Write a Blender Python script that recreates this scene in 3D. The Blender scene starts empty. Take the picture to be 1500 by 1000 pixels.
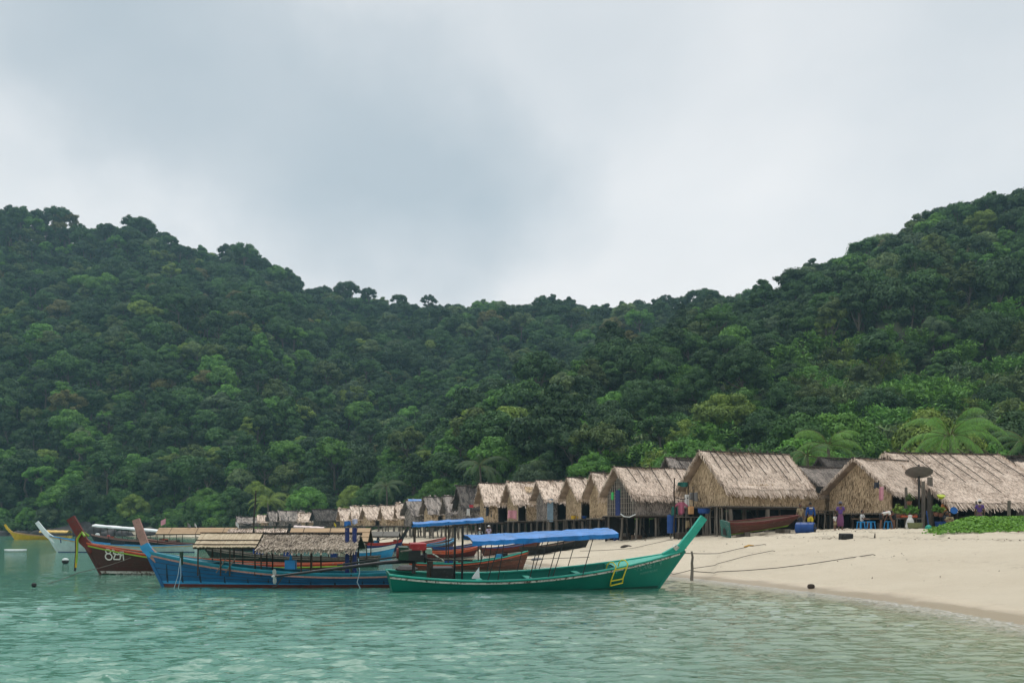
import bpy, math, random
import numpy as np
from mathutils import Vector, Matrix

SC = bpy.context.scene
COL = SC.collection
F = 1458.0            # focal length in pixels of the 1500 px wide photograph (35 mm on full frame)
HC = 2.04             # eye height above the water
HZ = 770.0            # horizon row
def P(px, py, Y):
    """world point at distance Y seen at column px, row py"""
    return Vector(((px - 750.0) / F * Y, Y, HC + (HZ - py) / F * Y))

# ------------------------------------------------------------------ camera
cam_data = bpy.data.cameras.new('camera')
cam = bpy.data.objects.new('camera', cam_data); COL.objects.link(cam)
cam.location = (0, 0, HC); cam.rotation_euler = (math.radians(90), 0, 0)
cam_data.sensor_width = 36.0; cam_data.lens = 35.0
cam_data.shift_y = 270.0 / 1500.0
cam_data.clip_start = 0.1; cam_data.clip_end = 6000
SC.camera = cam

# ------------------------------------------------------------------ sky
SUN_EL, SUN_AZ = math.radians(66), math.radians(352)     # azimuth from +Y clockwise: high in front, a little to the left, behind thin cloud
world = bpy.data.worlds.new('World'); SC.world = world; world.use_nodes = True
def build_sky():
    nt = world.node_tree; nt.nodes.clear(); N = nt.nodes.new; L = nt.links.new
    out = N('ShaderNodeOutputWorld'); bg = N('ShaderNodeBackground'); bg.inputs[1].default_value = 0.1
    sky = N('ShaderNodeTexSky'); sky.sky_type = 'NISHITA'; sky.sun_disc = False
    sky.sun_elevation = SUN_EL; sky.sun_rotation = SUN_AZ; sky.air_density = 1; sky.dust_density = 2
    tc = N('ShaderNodeTexCoord')
    def noise(vec, scale, detail, rough=0.5, dist=0.0):
        n = N('ShaderNodeTexNoise'); n.inputs['Scale'].default_value = scale; n.inputs['Detail'].default_value = detail
        n.inputs['Roughness'].default_value = rough; n.inputs['Distortion'].default_value = dist; L(vec, n.inputs['Vector']); return n
    # flatten the direction onto a cloud layer so that clouds grow thinner towards the horizon
    sep = N('ShaderNodeSeparateXYZ'); L(tc.outputs['Generated'], sep.inputs[0])
    ab = N('ShaderNodeMath'); ab.operation = 'ABSOLUTE'; L(sep.outputs[2], ab.inputs[0])
    ad = N('ShaderNodeMath'); ad.operation = 'ADD'; ad.inputs[1].default_value = 0.22; L(ab.outputs[0], ad.inputs[0])
    dv = N('ShaderNodeVectorMath'); dv.operation = 'DIVIDE'
    cb = N('ShaderNodeCombineXYZ')
    for i in range(3): L(ad.outputs[0], cb.inputs[i])
    L(tc.outputs['Generated'], dv.inputs[0]); L(cb.outputs[0], dv.inputs[1])
    n1 = noise(dv.outputs[0], 0.9, 5, 0.5, 0.5)
    n2 = noise(dv.outputs[0], 3.2, 5, 0.45, 0.2)
    # direction shaken by noise, for the soft ragged edge of the big rain cloud
    nw = noise(tc.outputs['Generated'], 5.0, 6, 0.55)
    sub = N('ShaderNodeVectorMath'); sub.operation = 'SUBTRACT'; sub.inputs[1].default_value = (0.5, 0.5, 0.5); L(nw.outputs['Color'], sub.inputs[0])
    scl = N('ShaderNodeVectorMath'); scl.operation = 'SCALE'; scl.inputs['Scale'].default_value = 0.20; L(sub.outputs[0], scl.inputs[0])
    addv = N('ShaderNodeVectorMath'); addv.operation = 'ADD'; L(tc.outputs['Generated'], addv.inputs[0]); L(scl.outputs[0], addv.inputs[1])
    nrm = N('ShaderNodeVectorMath'); nrm.operation = 'NORMALIZE'; L(addv.outputs[0], nrm.inputs[0])
    tot = None
    for (px, py, r0, r1, amp) in CLOUDS:
        c = Vector(((px - 750) / F, 1.0, (HZ - py) / F)).normalized()
        d = N('ShaderNodeVectorMath'); d.operation = 'DOT_PRODUCT'; d.inputs[1].default_value = c; L(nrm.outputs[0], d.inputs[0])
        mr = N('ShaderNodeMapRange'); mr.interpolation_type = 'SMOOTHSTEP'
        mr.inputs['From Min'].default_value = math.cos(math.radians(r1)); mr.inputs['From Max'].default_value = math.cos(math.radians(r0))
        mr.inputs['To Max'].default_value = amp; L(d.outputs['Value'], mr.inputs['Value'])
        inv = N('ShaderNodeMath'); inv.operation = 'SUBTRACT'; inv.inputs[0].default_value = 1.0; L(mr.outputs[0], inv.inputs[1])
        if tot is None: tot = inv.outputs[0]
        else:
            m = N('ShaderNodeMath'); m.operation = 'MULTIPLY'; L(tot, m.inputs[0]); L(inv.outputs[0], m.inputs[1]); tot = m.outputs[0]
    inv = N('ShaderNodeMath'); inv.operation = 'SUBTRACT'; inv.inputs[0].default_value = 1.0; L(tot, inv.inputs[1]); tot = inv.outputs[0]
    m1 = N('ShaderNodeMapRange'); m1.inputs['From Min'].default_value = 0.35; m1.inputs['From Max'].default_value = 0.7
    m1.inputs['To Min'].default_value = -0.06; m1.inputs['To Max'].default_value = 0.30; L(n1.outputs['Fac'], m1.inputs['Value'])
    m2 = N('ShaderNodeMapRange'); m2.inputs['To Min'].default_value = -0.16; m2.inputs['To Max'].default_value = 0.16; L(n2.outputs['Fac'], m2.inputs['Value'])
    s1 = N('ShaderNodeMath'); s1.operation = 'ADD'; L(tot, s1.inputs[0]); L(m1.outputs[0], s1.inputs[1])
    s2 = N('ShaderNodeMath'); s2.operation = 'ADD'; s2.use_clamp = True; L(s1.outputs[0], s2.inputs[0]); L(m2.outputs[0], s2.inputs[1])
    ramp = N('ShaderNodeValToRGB'); L(s2.outputs[0], ramp.inputs[0])
    e = ramp.color_ramp.elements
    e[0].position = 0.0; e[0].color = (6.8, 6.68, 6.58, 1)
    e[1].position = 1.0; e[1].color = (3.55, 4.0, 4.3, 1)
    k = e.new(0.45); k.color = (5.4, 5.55, 5.65, 1)
    mix = N('ShaderNodeMix'); mix.data_type = 'RGBA'; mix.inputs[0].default_value = 0.93
    L(sky.outputs[0], mix.inputs[6]); L(ramp.outputs[0], mix.inputs[7])
    L(mix.outputs[2], bg.inputs[0]); L(bg.outputs[0], out.inputs[0])
CLOUDS = [(-60, -60, 0, 13, 0.34), (110, 60, 0, 8, 0.34), (270, 135, 0, 9.5, 0.46), (440, 185, 0, 10, 0.50), (590, 230, 0, 9.5, 0.46), (730, 275, 0, 7, 0.36), (1640, 20, 0, 16, 0.32), (880, -60, 0, 11, 0.26), (560, 350, 0, 8, 0.26)]
build_sky()
world.cycles_visibility.camera = True
sun_data = bpy.data.lights.new('sun', 'SUN'); sun_data.energy = 1.5; sun_data.angle = math.radians(48); sun_data.color = (1.0, 0.97, 0.92)
sun = bpy.data.objects.new('sun', sun_data); COL.objects.link(sun)
_d = Vector((math.sin(SUN_AZ) * math.cos(SUN_EL), math.cos(SUN_AZ) * math.cos(SUN_EL), math.sin(SUN_EL)))
sun.rotation_euler = (-_d).to_track_quat('-Z', 'Y').to_euler(); sun.location = (0, -20, 60)
SC.view_settings.view_transform = 'Standard'; SC.view_settings.look = 'None'
SC.view_settings.exposure = 0.5; SC.view_settings.gamma = 1.0; SC.view_settings.use_curve_mapping = False
SC.cycles.max_bounces = 6; SC.cycles.diffuse_bounces = 3; SC.cycles.glossy_bounces = 3; SC.cycles.transparent_max_bounces = 12
SC.cycles.volume_bounces = 1; SC.cycles.use_adaptive_sampling = True; SC.cycles.adaptive_threshold = 0.015

# ------------------------------------------------------------------ helpers
class MB:
    """collects verts and faces; build() links them as ONE mesh object"""
    def __init__(s): s.v = []; s.f = []
    def add(s, vs, fs):
        o = len(s.v); s.v.extend([tuple(p) for p in vs]); s.f.extend([tuple(i + o for i in f) for f in fs]); return s
    def box(s, c, size, rz=0.0, rot=None):
        R = rot if rot is not None else Matrix.Rotation(rz, 3, 'Z')
        hx, hy, hz = size[0] / 2, size[1] / 2, size[2] / 2; c = Vector(c)
        vs = [c + R @ Vector((x, y, z)) for x in (-hx, hx) for y in (-hy, hy) for z in (-hz, hz)]
        return s.add(vs, [(0, 1, 3, 2), (4, 6, 7, 5), (0, 4, 5, 1), (2, 3, 7, 6), (0, 2, 6, 4), (1, 5, 7, 3)])
    def bar(s, a, b, w, h=None):
        """box between two points"""
        a, b = Vector(a), Vector(b); d = b - a; h = h or w
        q = d.to_track_quat('X', 'Z').to_matrix()
        return s.box((a + b) / 2, (d.length, w, h), rot=q)
    def tube(s, pts, r, n=6, caps=True):
        pts = [Vector(p) for p in pts]; k = len(pts)
        rs = r if isinstance(r, (list, tuple)) else [r] * k
        vs = []; fs = []; up = None
        for i, p in enumerate(pts):
            t = (pts[min(i + 1, k - 1)] - pts[max(i - 1, 0)]);
            if t.length < 1e-9: t = Vector((0, 0, 1))
            t.normalize()
            if up is None: up = t.orthogonal().normalized()
            up = (up - t * up.dot(t));
            if up.length < 1e-6: up = t.orthogonal()
            up.normalize(); w = t.cross(up)
            for j in range(n):
                a = 2 * math.pi * j / n
                vs.append(p + (up * math.cos(a) + w * math.sin(a)) * rs[i])
        for i in range(k - 1):
            for j in range(n):
                fs.append((i * n + j, i * n + (j + 1) % n, (i + 1) * n + (j + 1) % n, (i + 1) * n + j))
        if caps: fs.append(tuple(reversed(range(n)))); fs.append(tuple(range((k - 1) * n, k * n)))
        return s.add(vs, fs)
    def lathe(s, c, prof, n=12, axis='Z', rot=None):
        """prof: list of (radius, height)"""
        c = Vector(c); vs = []; fs = []; k = len(prof)
        for (r, h) in prof:
            for j in range(n):
                a = 2 * math.pi * j / n; p = Vector((r * math.cos(a), r * math.sin(a), h))
                if axis == 'X': p = Vector((p.z, p.x, p.y))
                if axis == 'Y': p = Vector((p.x, p.z, p.y))
                if rot is not None: p = rot @ p
                vs.append(c + p)
        for i in range(k - 1):
            for j in range(n):
                fs.append((i * n + j, i * n + (j + 1) % n, (i + 1) * n + (j + 1) % n, (i + 1) * n + j))
        fs.append(tuple(reversed(range(n)))); fs.append(tuple(range((k - 1) * n, k * n)))
        return s.add(vs, fs)
    def grid(s, fn, nu, nv):
        vs = [fn(i / nu, j / nv) for i in range(nu + 1) for j in range(nv + 1)]
        w = nv + 1
        return s.add(vs, [(i * w + j, (i + 1) * w + j, (i + 1) * w + j + 1, i * w + j + 1) for i in range(nu) for j in range(nv)])
    def slab(s, poly, off):
        """flat polygon given thickness by the vector off"""
        n = len(poly); off = Vector(off); a = [Vector(p) for p in poly]; b = [p + off for p in a]
        return s.add(a + b, [tuple(reversed(range(n))), tuple(range(n, 2 * n))] + [(i, (i + 1) % n, n + (i + 1) % n, n + i) for i in range(n)])
    def build(s, name, mat, parent=None, smooth=False):
        me = bpy.data.meshes.new(name); me.from_pydata(s.v, [], s.f); me.update()
        return link(name, me, mat, parent, smooth)
def link(name, me, mat, parent=None, smooth=False):
    if mat is not None and not me.materials: me.materials.append(mat)
    if smooth: me.polygons.foreach_set('use_smooth', [True] * len(me.polygons))
    o = bpy.data.objects.new(name, me); COL.objects.link(o)
    if parent is not None: o.parent = parent
    return o
def np_mesh(name, V, Q):
    """mesh from numpy vertex array and an (n,4) or (n,3) face array"""
    me = bpy.data.meshes.new(name); k = Q.shape[1]
    me.vertices.add(len(V)); me.vertices.foreach_set('co', np.ascontiguousarray(V, dtype=np.float32).ravel())
    me.loops.add(Q.size); me.loops.foreach_set('vertex_index', np.ascontiguousarray(Q, dtype=np.int32).ravel())
    me.polygons.add(len(Q)); me.polygons.foreach_set('loop_start', np.arange(0, Q.size, k, dtype=np.int32))
    me.update(calc_edges=True); me.validate(); return me
def tag(o, label=None, cat=None, group=None, kind=None):
    if label: o['label'] = label
    if cat: o['category'] = cat
    if group: o['group'] = group
    if kind: o['kind'] = kind
    return o
def thing(name, label, cat, loc=(0, 0, 0), rz=0.0, group=None, rx=0.0):
    o = bpy.data.objects.new(name, None); COL.objects.link(o); o.empty_display_size = 0.2
    o.location = loc; o.rotation_euler = (rx, 0, rz); return tag(o, label, cat, group)
def copy_tree(o, parent=None):
    c = o.copy(); COL.objects.link(c)
    if parent is not None: c.parent = parent
    for ch in o.children: copy_tree(ch, c)
    return c

# ------------------------------------------------------------------ materials
MATS = {}
def mat(name, col, rough=0.7, var=0.25, scale=3.0, bump=0.0, bscale=20.0, col2=None, stretch=(1, 1, 1), metal=0.0, spec=0.3, wear=0.0, wearcol=(0.25, 0.22, 0.18)):
    """principled paint / wood / cloth: two tones mixed by noise, a little relief, optional chips of wear"""
    if name in MATS: return MATS[name]
    m = bpy.data.materials.new(name); m.use_nodes = True; nt = m.node_tree; N = nt.nodes.new; L = nt.links.new
    b = nt.nodes['Principled BSDF']; b.inputs['Roughness'].default_value = rough; b.inputs['Metallic'].default_value = metal
    b.inputs['Specular IOR Level'].default_value = spec
    tc = N('ShaderNodeTexCoord'); mp = N('ShaderNodeMapping'); mp.inputs['Scale'].default_value = stretch
    L(tc.outputs['Object'], mp.inputs[0])
    n = N('ShaderNodeTexNoise'); n.inputs['Scale'].default_value = scale; n.inputs['Detail'].default_value = 5; n.inputs['Roughness'].default_value = 0.6
    L(mp.outputs[0], n.inputs['Vector'])
    c2 = col2 or tuple(c * (1 - var) for c in col); c1 = col if col2 else tuple(min(1, c * (1 + var * 0.5)) for c in col)
    mr = N('ShaderNodeMapRange'); mr.inputs['From Min'].default_value = 0.32; mr.inputs['From Max'].default_value = 0.68; L(n.outputs['Fac'], mr.inputs['Value'])
    mx = N('ShaderNodeMix'); mx.data_type = 'RGBA'; L(mr.outputs[0], mx.inputs[0])
    mx.inputs[6].default_value = (*c1, 1); mx.inputs[7].default_value = (*c2, 1); last = mx.outputs[2]
    if wear > 0:
        w = N('ShaderNodeTexNoise'); w.inputs['Scale'].default_value = scale * 3.1; w.inputs['Detail'].default_value = 8; w.inputs['Roughness'].default_value = 0.7; L(mp.outputs[0], w.inputs['Vector'])
        wr = N('ShaderNodeMapRange'); wr.inputs['From Min'].default_value = 0.66 - wear * 0.2; wr.inputs['From Max'].default_value = 0.72 - wear * 0.2; L(w.outputs['Fac'], wr.inputs['Value'])
        wm = N('ShaderNodeMix'); wm.data_type = 'RGBA'; L(wr.outputs[0], wm.inputs[0]); L(last, wm.inputs[6]); wm.inputs[7].default_value = (*wearcol, 1); last = wm.outputs[2]
    L(last, b.inputs['Base Color'])
    if bump > 0:
        n2 = N('ShaderNodeTexNoise'); n2.inputs['Scale'].default_value = bscale; n2.inputs['Detail'].default_value = 4; L(mp.outputs[0], n2.inputs['Vector'])
        bp = N('ShaderNodeBump'); bp.inputs['Strength'].default_value = 0.8; bp.inputs['Distance'].default_value = bump; L(n2.outputs['Fac'], bp.inputs['Height']); L(bp.outputs[0], b.inputs['Normal'])
    MATS[name] = m; return m
# ------------------------------------------------------------------ land form
SHORE = np.array([(14.5, -40), (12.0, 0), (10.9, 14), (10.6, 20.5), (10.5, 24), (10.2, 27), (9.4, 30.3), (8.3, 34.6), (7.2, 38.5), (6.0, 41), (4.0, 44.5), (1.7, 49.6), (-0.6, 59), (-3.2, 74),
                  (-7.5, 92), (-14, 112), (-29, 146), (-48, 174), (-75, 197), (-91, 205), (-109, 212), (-160, 220), (-260, 215), (-420, 190), (-700, 160)], dtype=float)
def shore_d(x, y):
    """signed distance to the waterline, positive inland"""
    x = np.asarray(x, float); y = np.asarray(y, float); best = np.full(x.shape, 1e9); sgn = np.ones(x.shape)
    for (ax, ay), (bx, by) in zip(SHORE[:-1], SHORE[1:]):
        dx, dy = bx - ax, by - ay; t = np.clip(((x - ax) * dx + (y - ay) * dy) / (dx * dx + dy * dy), 0, 1)
        ex, ey = x - (ax + t * dx), y - (ay + t * dy); d = np.hypot(ex, ey)
        cr = dx * (y - ay) - dy * (x - ax)
        s = np.where(cr < 0, 1.0, -1.0)
        up = d < best - 1e-9; sgn = np.where(up, s, sgn); best = np.where(up, d, best)
    return best * sgn
SKY_X = [-600, -300, 0, 60, 130, 200, 260, 310, 350, 400, 440, 500, 540, 580, 640, 700, 760, 820, 880, 930, 980, 1040, 1110, 1150, 1200, 1260, 1310, 1360, 1420, 1500, 1800, 2300]
SKY_Y = [190, 240, 312, 318, 336, 330, 352, 372, 366, 384, 408, 432, 432, 442, 450, 452, 464, 456, 474, 456, 446, 436, 440, 428, 396, 384, 352, 326, 318, 288, 200, 120]
RID_X = [-600, 0, 400, 700, 900, 1100, 1300, 1500, 2300]
RID_D = [420, 430, 440, 460, 430, 345, 285, 260, 240]
FOOT_X = [-600, 0, 200, 350, 500, 600, 700, 800, 900, 1000, 1200, 1500, 2300]
FOOT_D = [222, 216, 203, 192, 183, 165, 128, 116, 106, 98, 92, 90, 80]
def col_of(x, y): return 750 + F * x / np.maximum(y, 20)
def height(x, y):
    x = np.asarray(x, float); y = np.asarray(y, float)
    d = shore_d(x, y); u = col_of(x, y)
    top = np.interp(y, [60, 90, 150], [1.85, 1.35, 1.2])
    w = np.interp(y, [60, 100], [22.0, 18.0])
    t = np.clip(d / w, 0, 1)
    z = np.where(d > 0, top * np.sin(t * np.pi / 2) ** 1.15, np.maximum(np.where(d > -7, d * 0.036, -0.252 + (d + 7) * 0.085), -3.5))
    z = z + np.where(d > w, (d - w) * 0.006, 0)
    ft = np.interp(u, FOOT_X, FOOT_D); rd = np.interp(u, RID_X, RID_D)
    rz = HC + (HZ - np.interp(u, SKY_X, SKY_Y)) / F * rd - 12.5
    s = (y - ft) / (rd - ft)
    prof = np.where(s < 0, 0, np.where(s < 1, 0.80 * s + 0.30 * s ** 2 - 0.10 * s ** 3, 1.0 - 0.15 * np.minimum(s - 1, 2)))
    # gullies and spurs on the slope
    gul = np.sin(x * 0.045 + 1.3 * np.sin(y * 0.018)) * 3.2 + np.sin(x * 0.021 - y * 0.03 + 0.7) * 4.0 + np.sin(x * 0.11 + y * 0.06) * 1.2
    return z + rz * prof + gul * np.clip(s * 4, 0, 1) * np.clip((1.05 - s) * 5, 0, 1)
def gz(x, y): return float(height(np.array([x]), np.array([y]))[0])
def on_ground(px, Y, dz=0.0):
    x = (px - 750) / F * Y; return Vector((x, Y, gz(x, Y) + dz))

def ground_at(px, py, dz=0.0):
    """where the line of sight through column px, row py meets the land"""
    Y = np.arange(14, 110, 0.1); x = (px - 750) / F * Y; h = height(x, Y); k = int(np.argmax(HC + (HZ - py) / F * Y <= h)); return Vector((x[k], Y[k], h[k] + dz))
def axis(segs):
    out = []
    for a, b, st in segs: out += list(np.arange(a, b, st))
    return np.array(out + [segs[-1][1]])
def build_ground():
    xs = axis([(-700, -300, 25), (-300, -60, 6), (-60, -12, 1.5), (-12, 34, 0.28), (34, 60, 1.2), (60, 300, 6), (300, 700, 25)])
    ys = axis([(-120, 8, 6), (8, 78, 0.4), (78, 130, 1.2), (130, 520, 5), (520, 640, 20)])
    X, Y = np.meshgrid(xs, ys, indexing='ij'); Z = height(X, Y)
    d = shore_d(X, Y); rng = np.random.default_rng(4)
    near = (d > 0.5) & (Y < 130)
    wob = 0.05 * np.sin(X * 1.9 + np.sin(Y * 0.7) * 2) * np.sin(Y * 1.3 + X * 0.4) + 0.02 * np.sin(X * 4.1 + Y * 2.7) + rng.normal(0, 0.022, X.shape)
    Z = Z + np.where(near, wob * np.clip(d / 4, 0, 1), 0)
    V = np.stack([X, Y, Z], -1).reshape(-1, 3); ny = len(ys)
    I, J = np.meshgrid(np.arange(len(xs) - 1), np.arange(ny - 1), indexing='ij'); q = (I * ny + J).ravel()
    me = np_mesh('ground', V, np.stack([q, q + ny, q + ny + 1, q + 1], 1))
    at = me.attributes.new('shore', 'FLOAT', 'POINT'); at.data.foreach_set('value', d.astype(np.float32).ravel())
    u = col_of(X, Y); fo = np.clip((Y - np.interp(u, FOOT_X, FOOT_D)) / 10 + 0.5, 0, 1); fo = np.where((X < -60) & (d > 1.5), 1, fo)
    at = me.attributes.new('forest', 'FLOAT', 'POINT'); at.data.foreach_set('value', fo.astype(np.float32).ravel())
    m = bpy.data.materials.new('sand_and_forest_floor'); m.use_nodes = True; nt = m.node_tree; N = nt.nodes.new; L = nt.links.new
    b = nt.nodes['Principled BSDF']; b.inputs['Specular IOR Level'].default_value = 0.25
    tc = N('ShaderNodeTexCoord')
    def noise(sc, det, rough=0.6, st=None):
        n = N('ShaderNodeTexNoise'); n.inputs['Scale'].default_value = sc; n.inputs['Detail'].default_value = det; n.inputs['Roughness'].default_value = rough
        if st:
            mp = N('ShaderNodeMapping'); mp.inputs['Scale'].default_value = st; L(tc.outputs['Object'], mp.inputs[0]); L(mp.outputs[0], n.inputs['Vector'])
        else: L(tc.outputs['Object'], n.inputs['Vector'])
        return n
    def mixc(fac, a, bb):
        x = N('ShaderNodeMix'); x.data_type = 'RGBA'
        for s, v in ((0, fac), (6, a), (7, bb)):
            if isinstance(v, tuple): x.inputs[s].default_value = (*v, 1)
            elif isinstance(v, float): x.inputs[s].default_value = v
            else: L(v, x.inputs[s])
        return x.outputs[2]
    def rng_(v, a, bb, c=0.0, d_=1.0):
        r = N('ShaderNodeMapRange'); r.inputs['From Min'].default_value = a; r.inputs['From Max'].default_value = bb
        r.inputs['To Min'].default_value = c; r.inputs['To Max'].default_value = d_; L(v, r.inputs['Value']); return r.outputs[0]
    ash = N('ShaderNodeAttribute'); ash.attribute_name = 'shore'
    afo = N('ShaderNodeAttribute'); afo.attribute_name = 'forest'
    big = noise(0.22, 6); mid = noise(2.2, 6); fine = noise(38, 4); grain = noise(140, 2)
    sand = mixc(rng_(big.outputs['Fac'], 0.35, 0.65), (0.63, 0.565, 0.445), (0.575, 0.51, 0.395))
    sand = mixc(rng_(mid.outputs['Fac'], 0.58, 0.75, 0, 0.45), sand, (0.47, 0.41, 0.325))
    sand = mixc(rng_(grain.outputs['Fac'], 0.55, 0.8, 0, 0.35), sand, (0.32, 0.26, 0.19))
    # specks of weed and litter along the old tide lines
    lw = noise(0.35, 3); wv = N('ShaderNodeMath'); wv.operation = 'MULTIPLY_ADD'; L(lw.outputs['Fac'], wv.inputs[0]); wv.inputs[1].default_value = 3.2; L(ash.outputs['Fac'], wv.inputs[2])
    for pos, wid, am in ((15.0, 0.7, 0.8), (18.4, 0.9, 0.7), (21.5, 1.2, 0.5), (8.5, 0.5, 0.2)):
        dd = N('ShaderNodeMath'); dd.operation = 'SUBTRACT'; L(wv.outputs[0], dd.inputs[0]); dd.inputs[1].default_value = pos
        aa = N('ShaderNodeMath'); aa.operation = 'ABSOLUTE'; L(dd.outputs[0], aa.inputs[0])
        bandv = rng_(aa.outputs[0], 0.0, wid, am, 0.0)
        sp = rng_(noise(5.0, 5, 0.7).outputs['Fac'], 0.50, 0.57)
        mu = N('ShaderNodeMath'); mu.operation = 'MULTIPLY'; L(bandv, mu.inputs[0]); L(sp, mu.inputs[1])
        sand = mixc(mu.outputs[0], sand, (0.10, 0.075, 0.05))
    # wet swash zone
    wetn = noise(0.5, 4); wn = N('ShaderNodeMath'); wn.operation = 'MULTIPLY_ADD'; L(wetn.outputs['Fac'], wn.inputs[0]); wn.inputs[1].default_value = -1.4; L(ash.outputs['Fac'], wn.inputs[2])
    wet = rng_(wn.outputs[0], -0.1, 0.75, 1.0, 0.0)
    lay = rng_(ash.outputs['Fac'], -1.4, -0.25, 0.0, 1.0); wl = N('ShaderNodeMath'); wl.operation = 'MULTIPLY'; L(wet, wl.inputs[0]); L(lay, wl.inputs[1])
    sand = mixc(wl.outputs[0], sand, (0.35, 0.29, 0.205))
    floor = mixc(rng_(mid.outputs['Fac'], 0.4, 0.65), (0.025, 0.045, 0.016), (0.05, 0.06, 0.025))
    L(mixc(afo.outputs['Fac'], sand, floor), b.inputs['Base Color'])
    L(rng_(wet, 0, 1, 0.9, 0.28), b.inputs['Roughness'])
    bp = N('ShaderNodeBump'); bp.inputs['Strength'].default_value = 0.6; bp.inputs['Distance'].default_value = 0.10
    hm = N('ShaderNodeMath'); hm.operation = 'ADD'; L(noise(6.0, 6, 0.6).outputs['Fac'], hm.inputs[0]); L(fine.outputs['Fac'], hm.inputs[1])
    dry = rng_(wet, 0, 1, 0.7, 0.05); L(dry, bp.inputs['Strength'])
    L(hm.outputs[0], bp.inputs['Height']); L(bp.outputs[0], b.inputs['Normal'])
    o = link('ground', me, m, None, True); tag(o, kind='structure'); return o
build_ground()

# ------------------------------------------------------------------ sea
def build_sea():
    rng = np.random.default_rng(11)
    rows = [2.5]
    while rows[-1] < 240: rows.append(rows[-1] + max(0.055, rows[-1] ** 2 / 5200.0 + 0.02))
    R = np.array(rows + [260, 300]); A = np.radians(np.linspace(-50, 50, 1150))
    X = R[:, None] * np.tan(A)[None, :]; Y = np.repeat(R[:, None], len(A), 1); 
    step = np.gradient(R)[:, None]
    Z = np.zeros_like(X); DX = np.zeros_like(X); DY = np.zeros_like(X)
    for i in range(64):
        lam = 0.17 * (1.040 ** i) if i < 44 else rng.uniform(0.3, 0.7)
        th = rng.normal(math.radians(86), 0.45); k = 2 * np.pi / lam
        a = 0.0062 * lam ** 0.72 * rng.uniform(0.6, 1.3)
        fade = np.clip(lam / (2.2 * step) - 0.6, 0, 1)            # waves finer than the mesh are left to the ripples of the material
        ph = k * (X * math.cos(th) + Y * math.sin(th)) + rng.uniform(0, 6.28)
        Z += a * np.sin(ph) * fade; c = np.cos(ph) * a * 0.75 * fade; DX += c * math.cos(th); DY += c * math.sin(th)
    d = shore_d(X, Y); calm = np.clip(-d / 2.5, 0.12, 1)
    gust = 0.75 + 0.35 * np.sin(X * 0.35 + 1.1 * np.sin(Y * 0.21)) * np.sin(Y * 0.30 + 0.6)
    Z *= calm * gust; DX *= calm; DY *= calm
    depth = np.maximum(-height(X, Y), -0.5)
    V = np.stack([X + DX, Y + DY, Z + 0.0], -1).reshape(-1, 3); n = len(A)
    I, J = np.meshgrid(np.arange(len(R) - 1), np.arange(n - 1), indexing='ij'); q = (I * n + J).ravel()
    keep = (np.minimum.reduce([depth[:-1, :-1], depth[1:, :-1], depth[:-1, 1:], depth[1:, 1:]]) > -0.30).ravel()
    Q = np.stack([q, q + 1, q + n + 1, q + n], 1)[keep]
    used = np.unique(Q); mp = np.zeros(len(V), int); mp[used] = np.arange(len(used))
    me = np_mesh('sea', V[used], mp[Q])
    at = me.attributes.new('depth', 'FLOAT', 'POINT'); at.data.foreach_set('value', depth.ravel()[used].astype(np.float32))
    m = bpy.data.materials.new('sea_water'); m.use_nodes = True; nt = m.node_tree; nt.nodes.clear(); N = nt.nodes.new; L = nt.links.new
    out = N('ShaderNodeOutputMaterial'); tc = N('ShaderNodeTexCoord'); ad = N('ShaderNodeAttribute'); ad.attribute_name = 'depth'
    def noise(sc, det, st=(1, 1, 1)):
        mpn = N('ShaderNodeMapping'); mpn.inputs['Scale'].default_value = st; L(tc.outputs['Object'], mpn.inputs[0])
        x = N('ShaderNodeTexNoise'); x.inputs['Scale'].default_value = sc; x.inputs['Detail'].default_value = det; L(mpn.outputs[0], x.inputs['Vector']); return x
    def rng_(v, a, bb, c=0.0, d_=1.0):
        r = N('ShaderNodeMapRange'); r.inputs['From Min'].default_value = a; r.inputs['From Max'].default_value = bb
        r.inputs['To Min'].default_value = c; r.inputs['To Max'].default_value = d_; L(v, r.inputs['Value']); return r.outputs[0]
    bp = N('ShaderNodeBump'); bp.inputs['Strength'].default_value = 1.0; bp.inputs['Distance'].default_value = 0.045
    s = N('ShaderNodeMath'); s.operation = 'ADD'; L(noise(2.6, 4, (0.6, 1, 1)).outputs['Fac'], s.inputs[0])
    s3 = N('ShaderNodeMath'); s3.operation = 'MULTIPLY'; s3.inputs[1].default_value = 0.35; L(noise(9.0, 3, (0.7, 1, 1)).outputs['Fac'], s3.inputs[0]); L(s3.outputs[0], s.inputs[1])
    L(s.outputs[0], bp.inputs['Height'])
    gl = N('ShaderNodeBsdfGlossy'); gl.inputs['Roughness'].default_value = 0.06; gl.inputs['Color'].default_value = (0.95, 0.97, 0.97, 1); L(bp.outputs[0], gl.inputs['Normal'])
    body = N('ShaderNodeBsdfDiffuse'); bc = N('ShaderNodeMix'); bc.data_type = 'RGBA'
    bc.inputs[6].default_value = (0.068, 0.220, 0.162, 1); bc.inputs[7].default_value = (0.088, 0.245, 0.178, 1)
    L(rng_(noise(0.09, 4).outputs['Fac'], 0.38, 0.62), bc.inputs[0]); L(bc.outputs[2], body.inputs['Color'])
    tr = N('ShaderNodeBsdfTransparent'); tr.inputs['Color'].default_value = (0.86, 0.93, 0.86, 1)
    m1 = N('ShaderNodeMixShader')
    pw = N('ShaderNodeMath'); pw.operation = 'MULTIPLY'; pw.inputs[1].default_value = -2.6; L(ad.outputs['Fac'], pw.inputs[0])
    ex = N('ShaderNodeMath'); ex.operation = 'EXPONENT'; L(pw.outputs[0], ex.inputs[0])
    cl = N('ShaderNodeClamp'); L(ex.outputs[0], cl.inputs[0])
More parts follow.
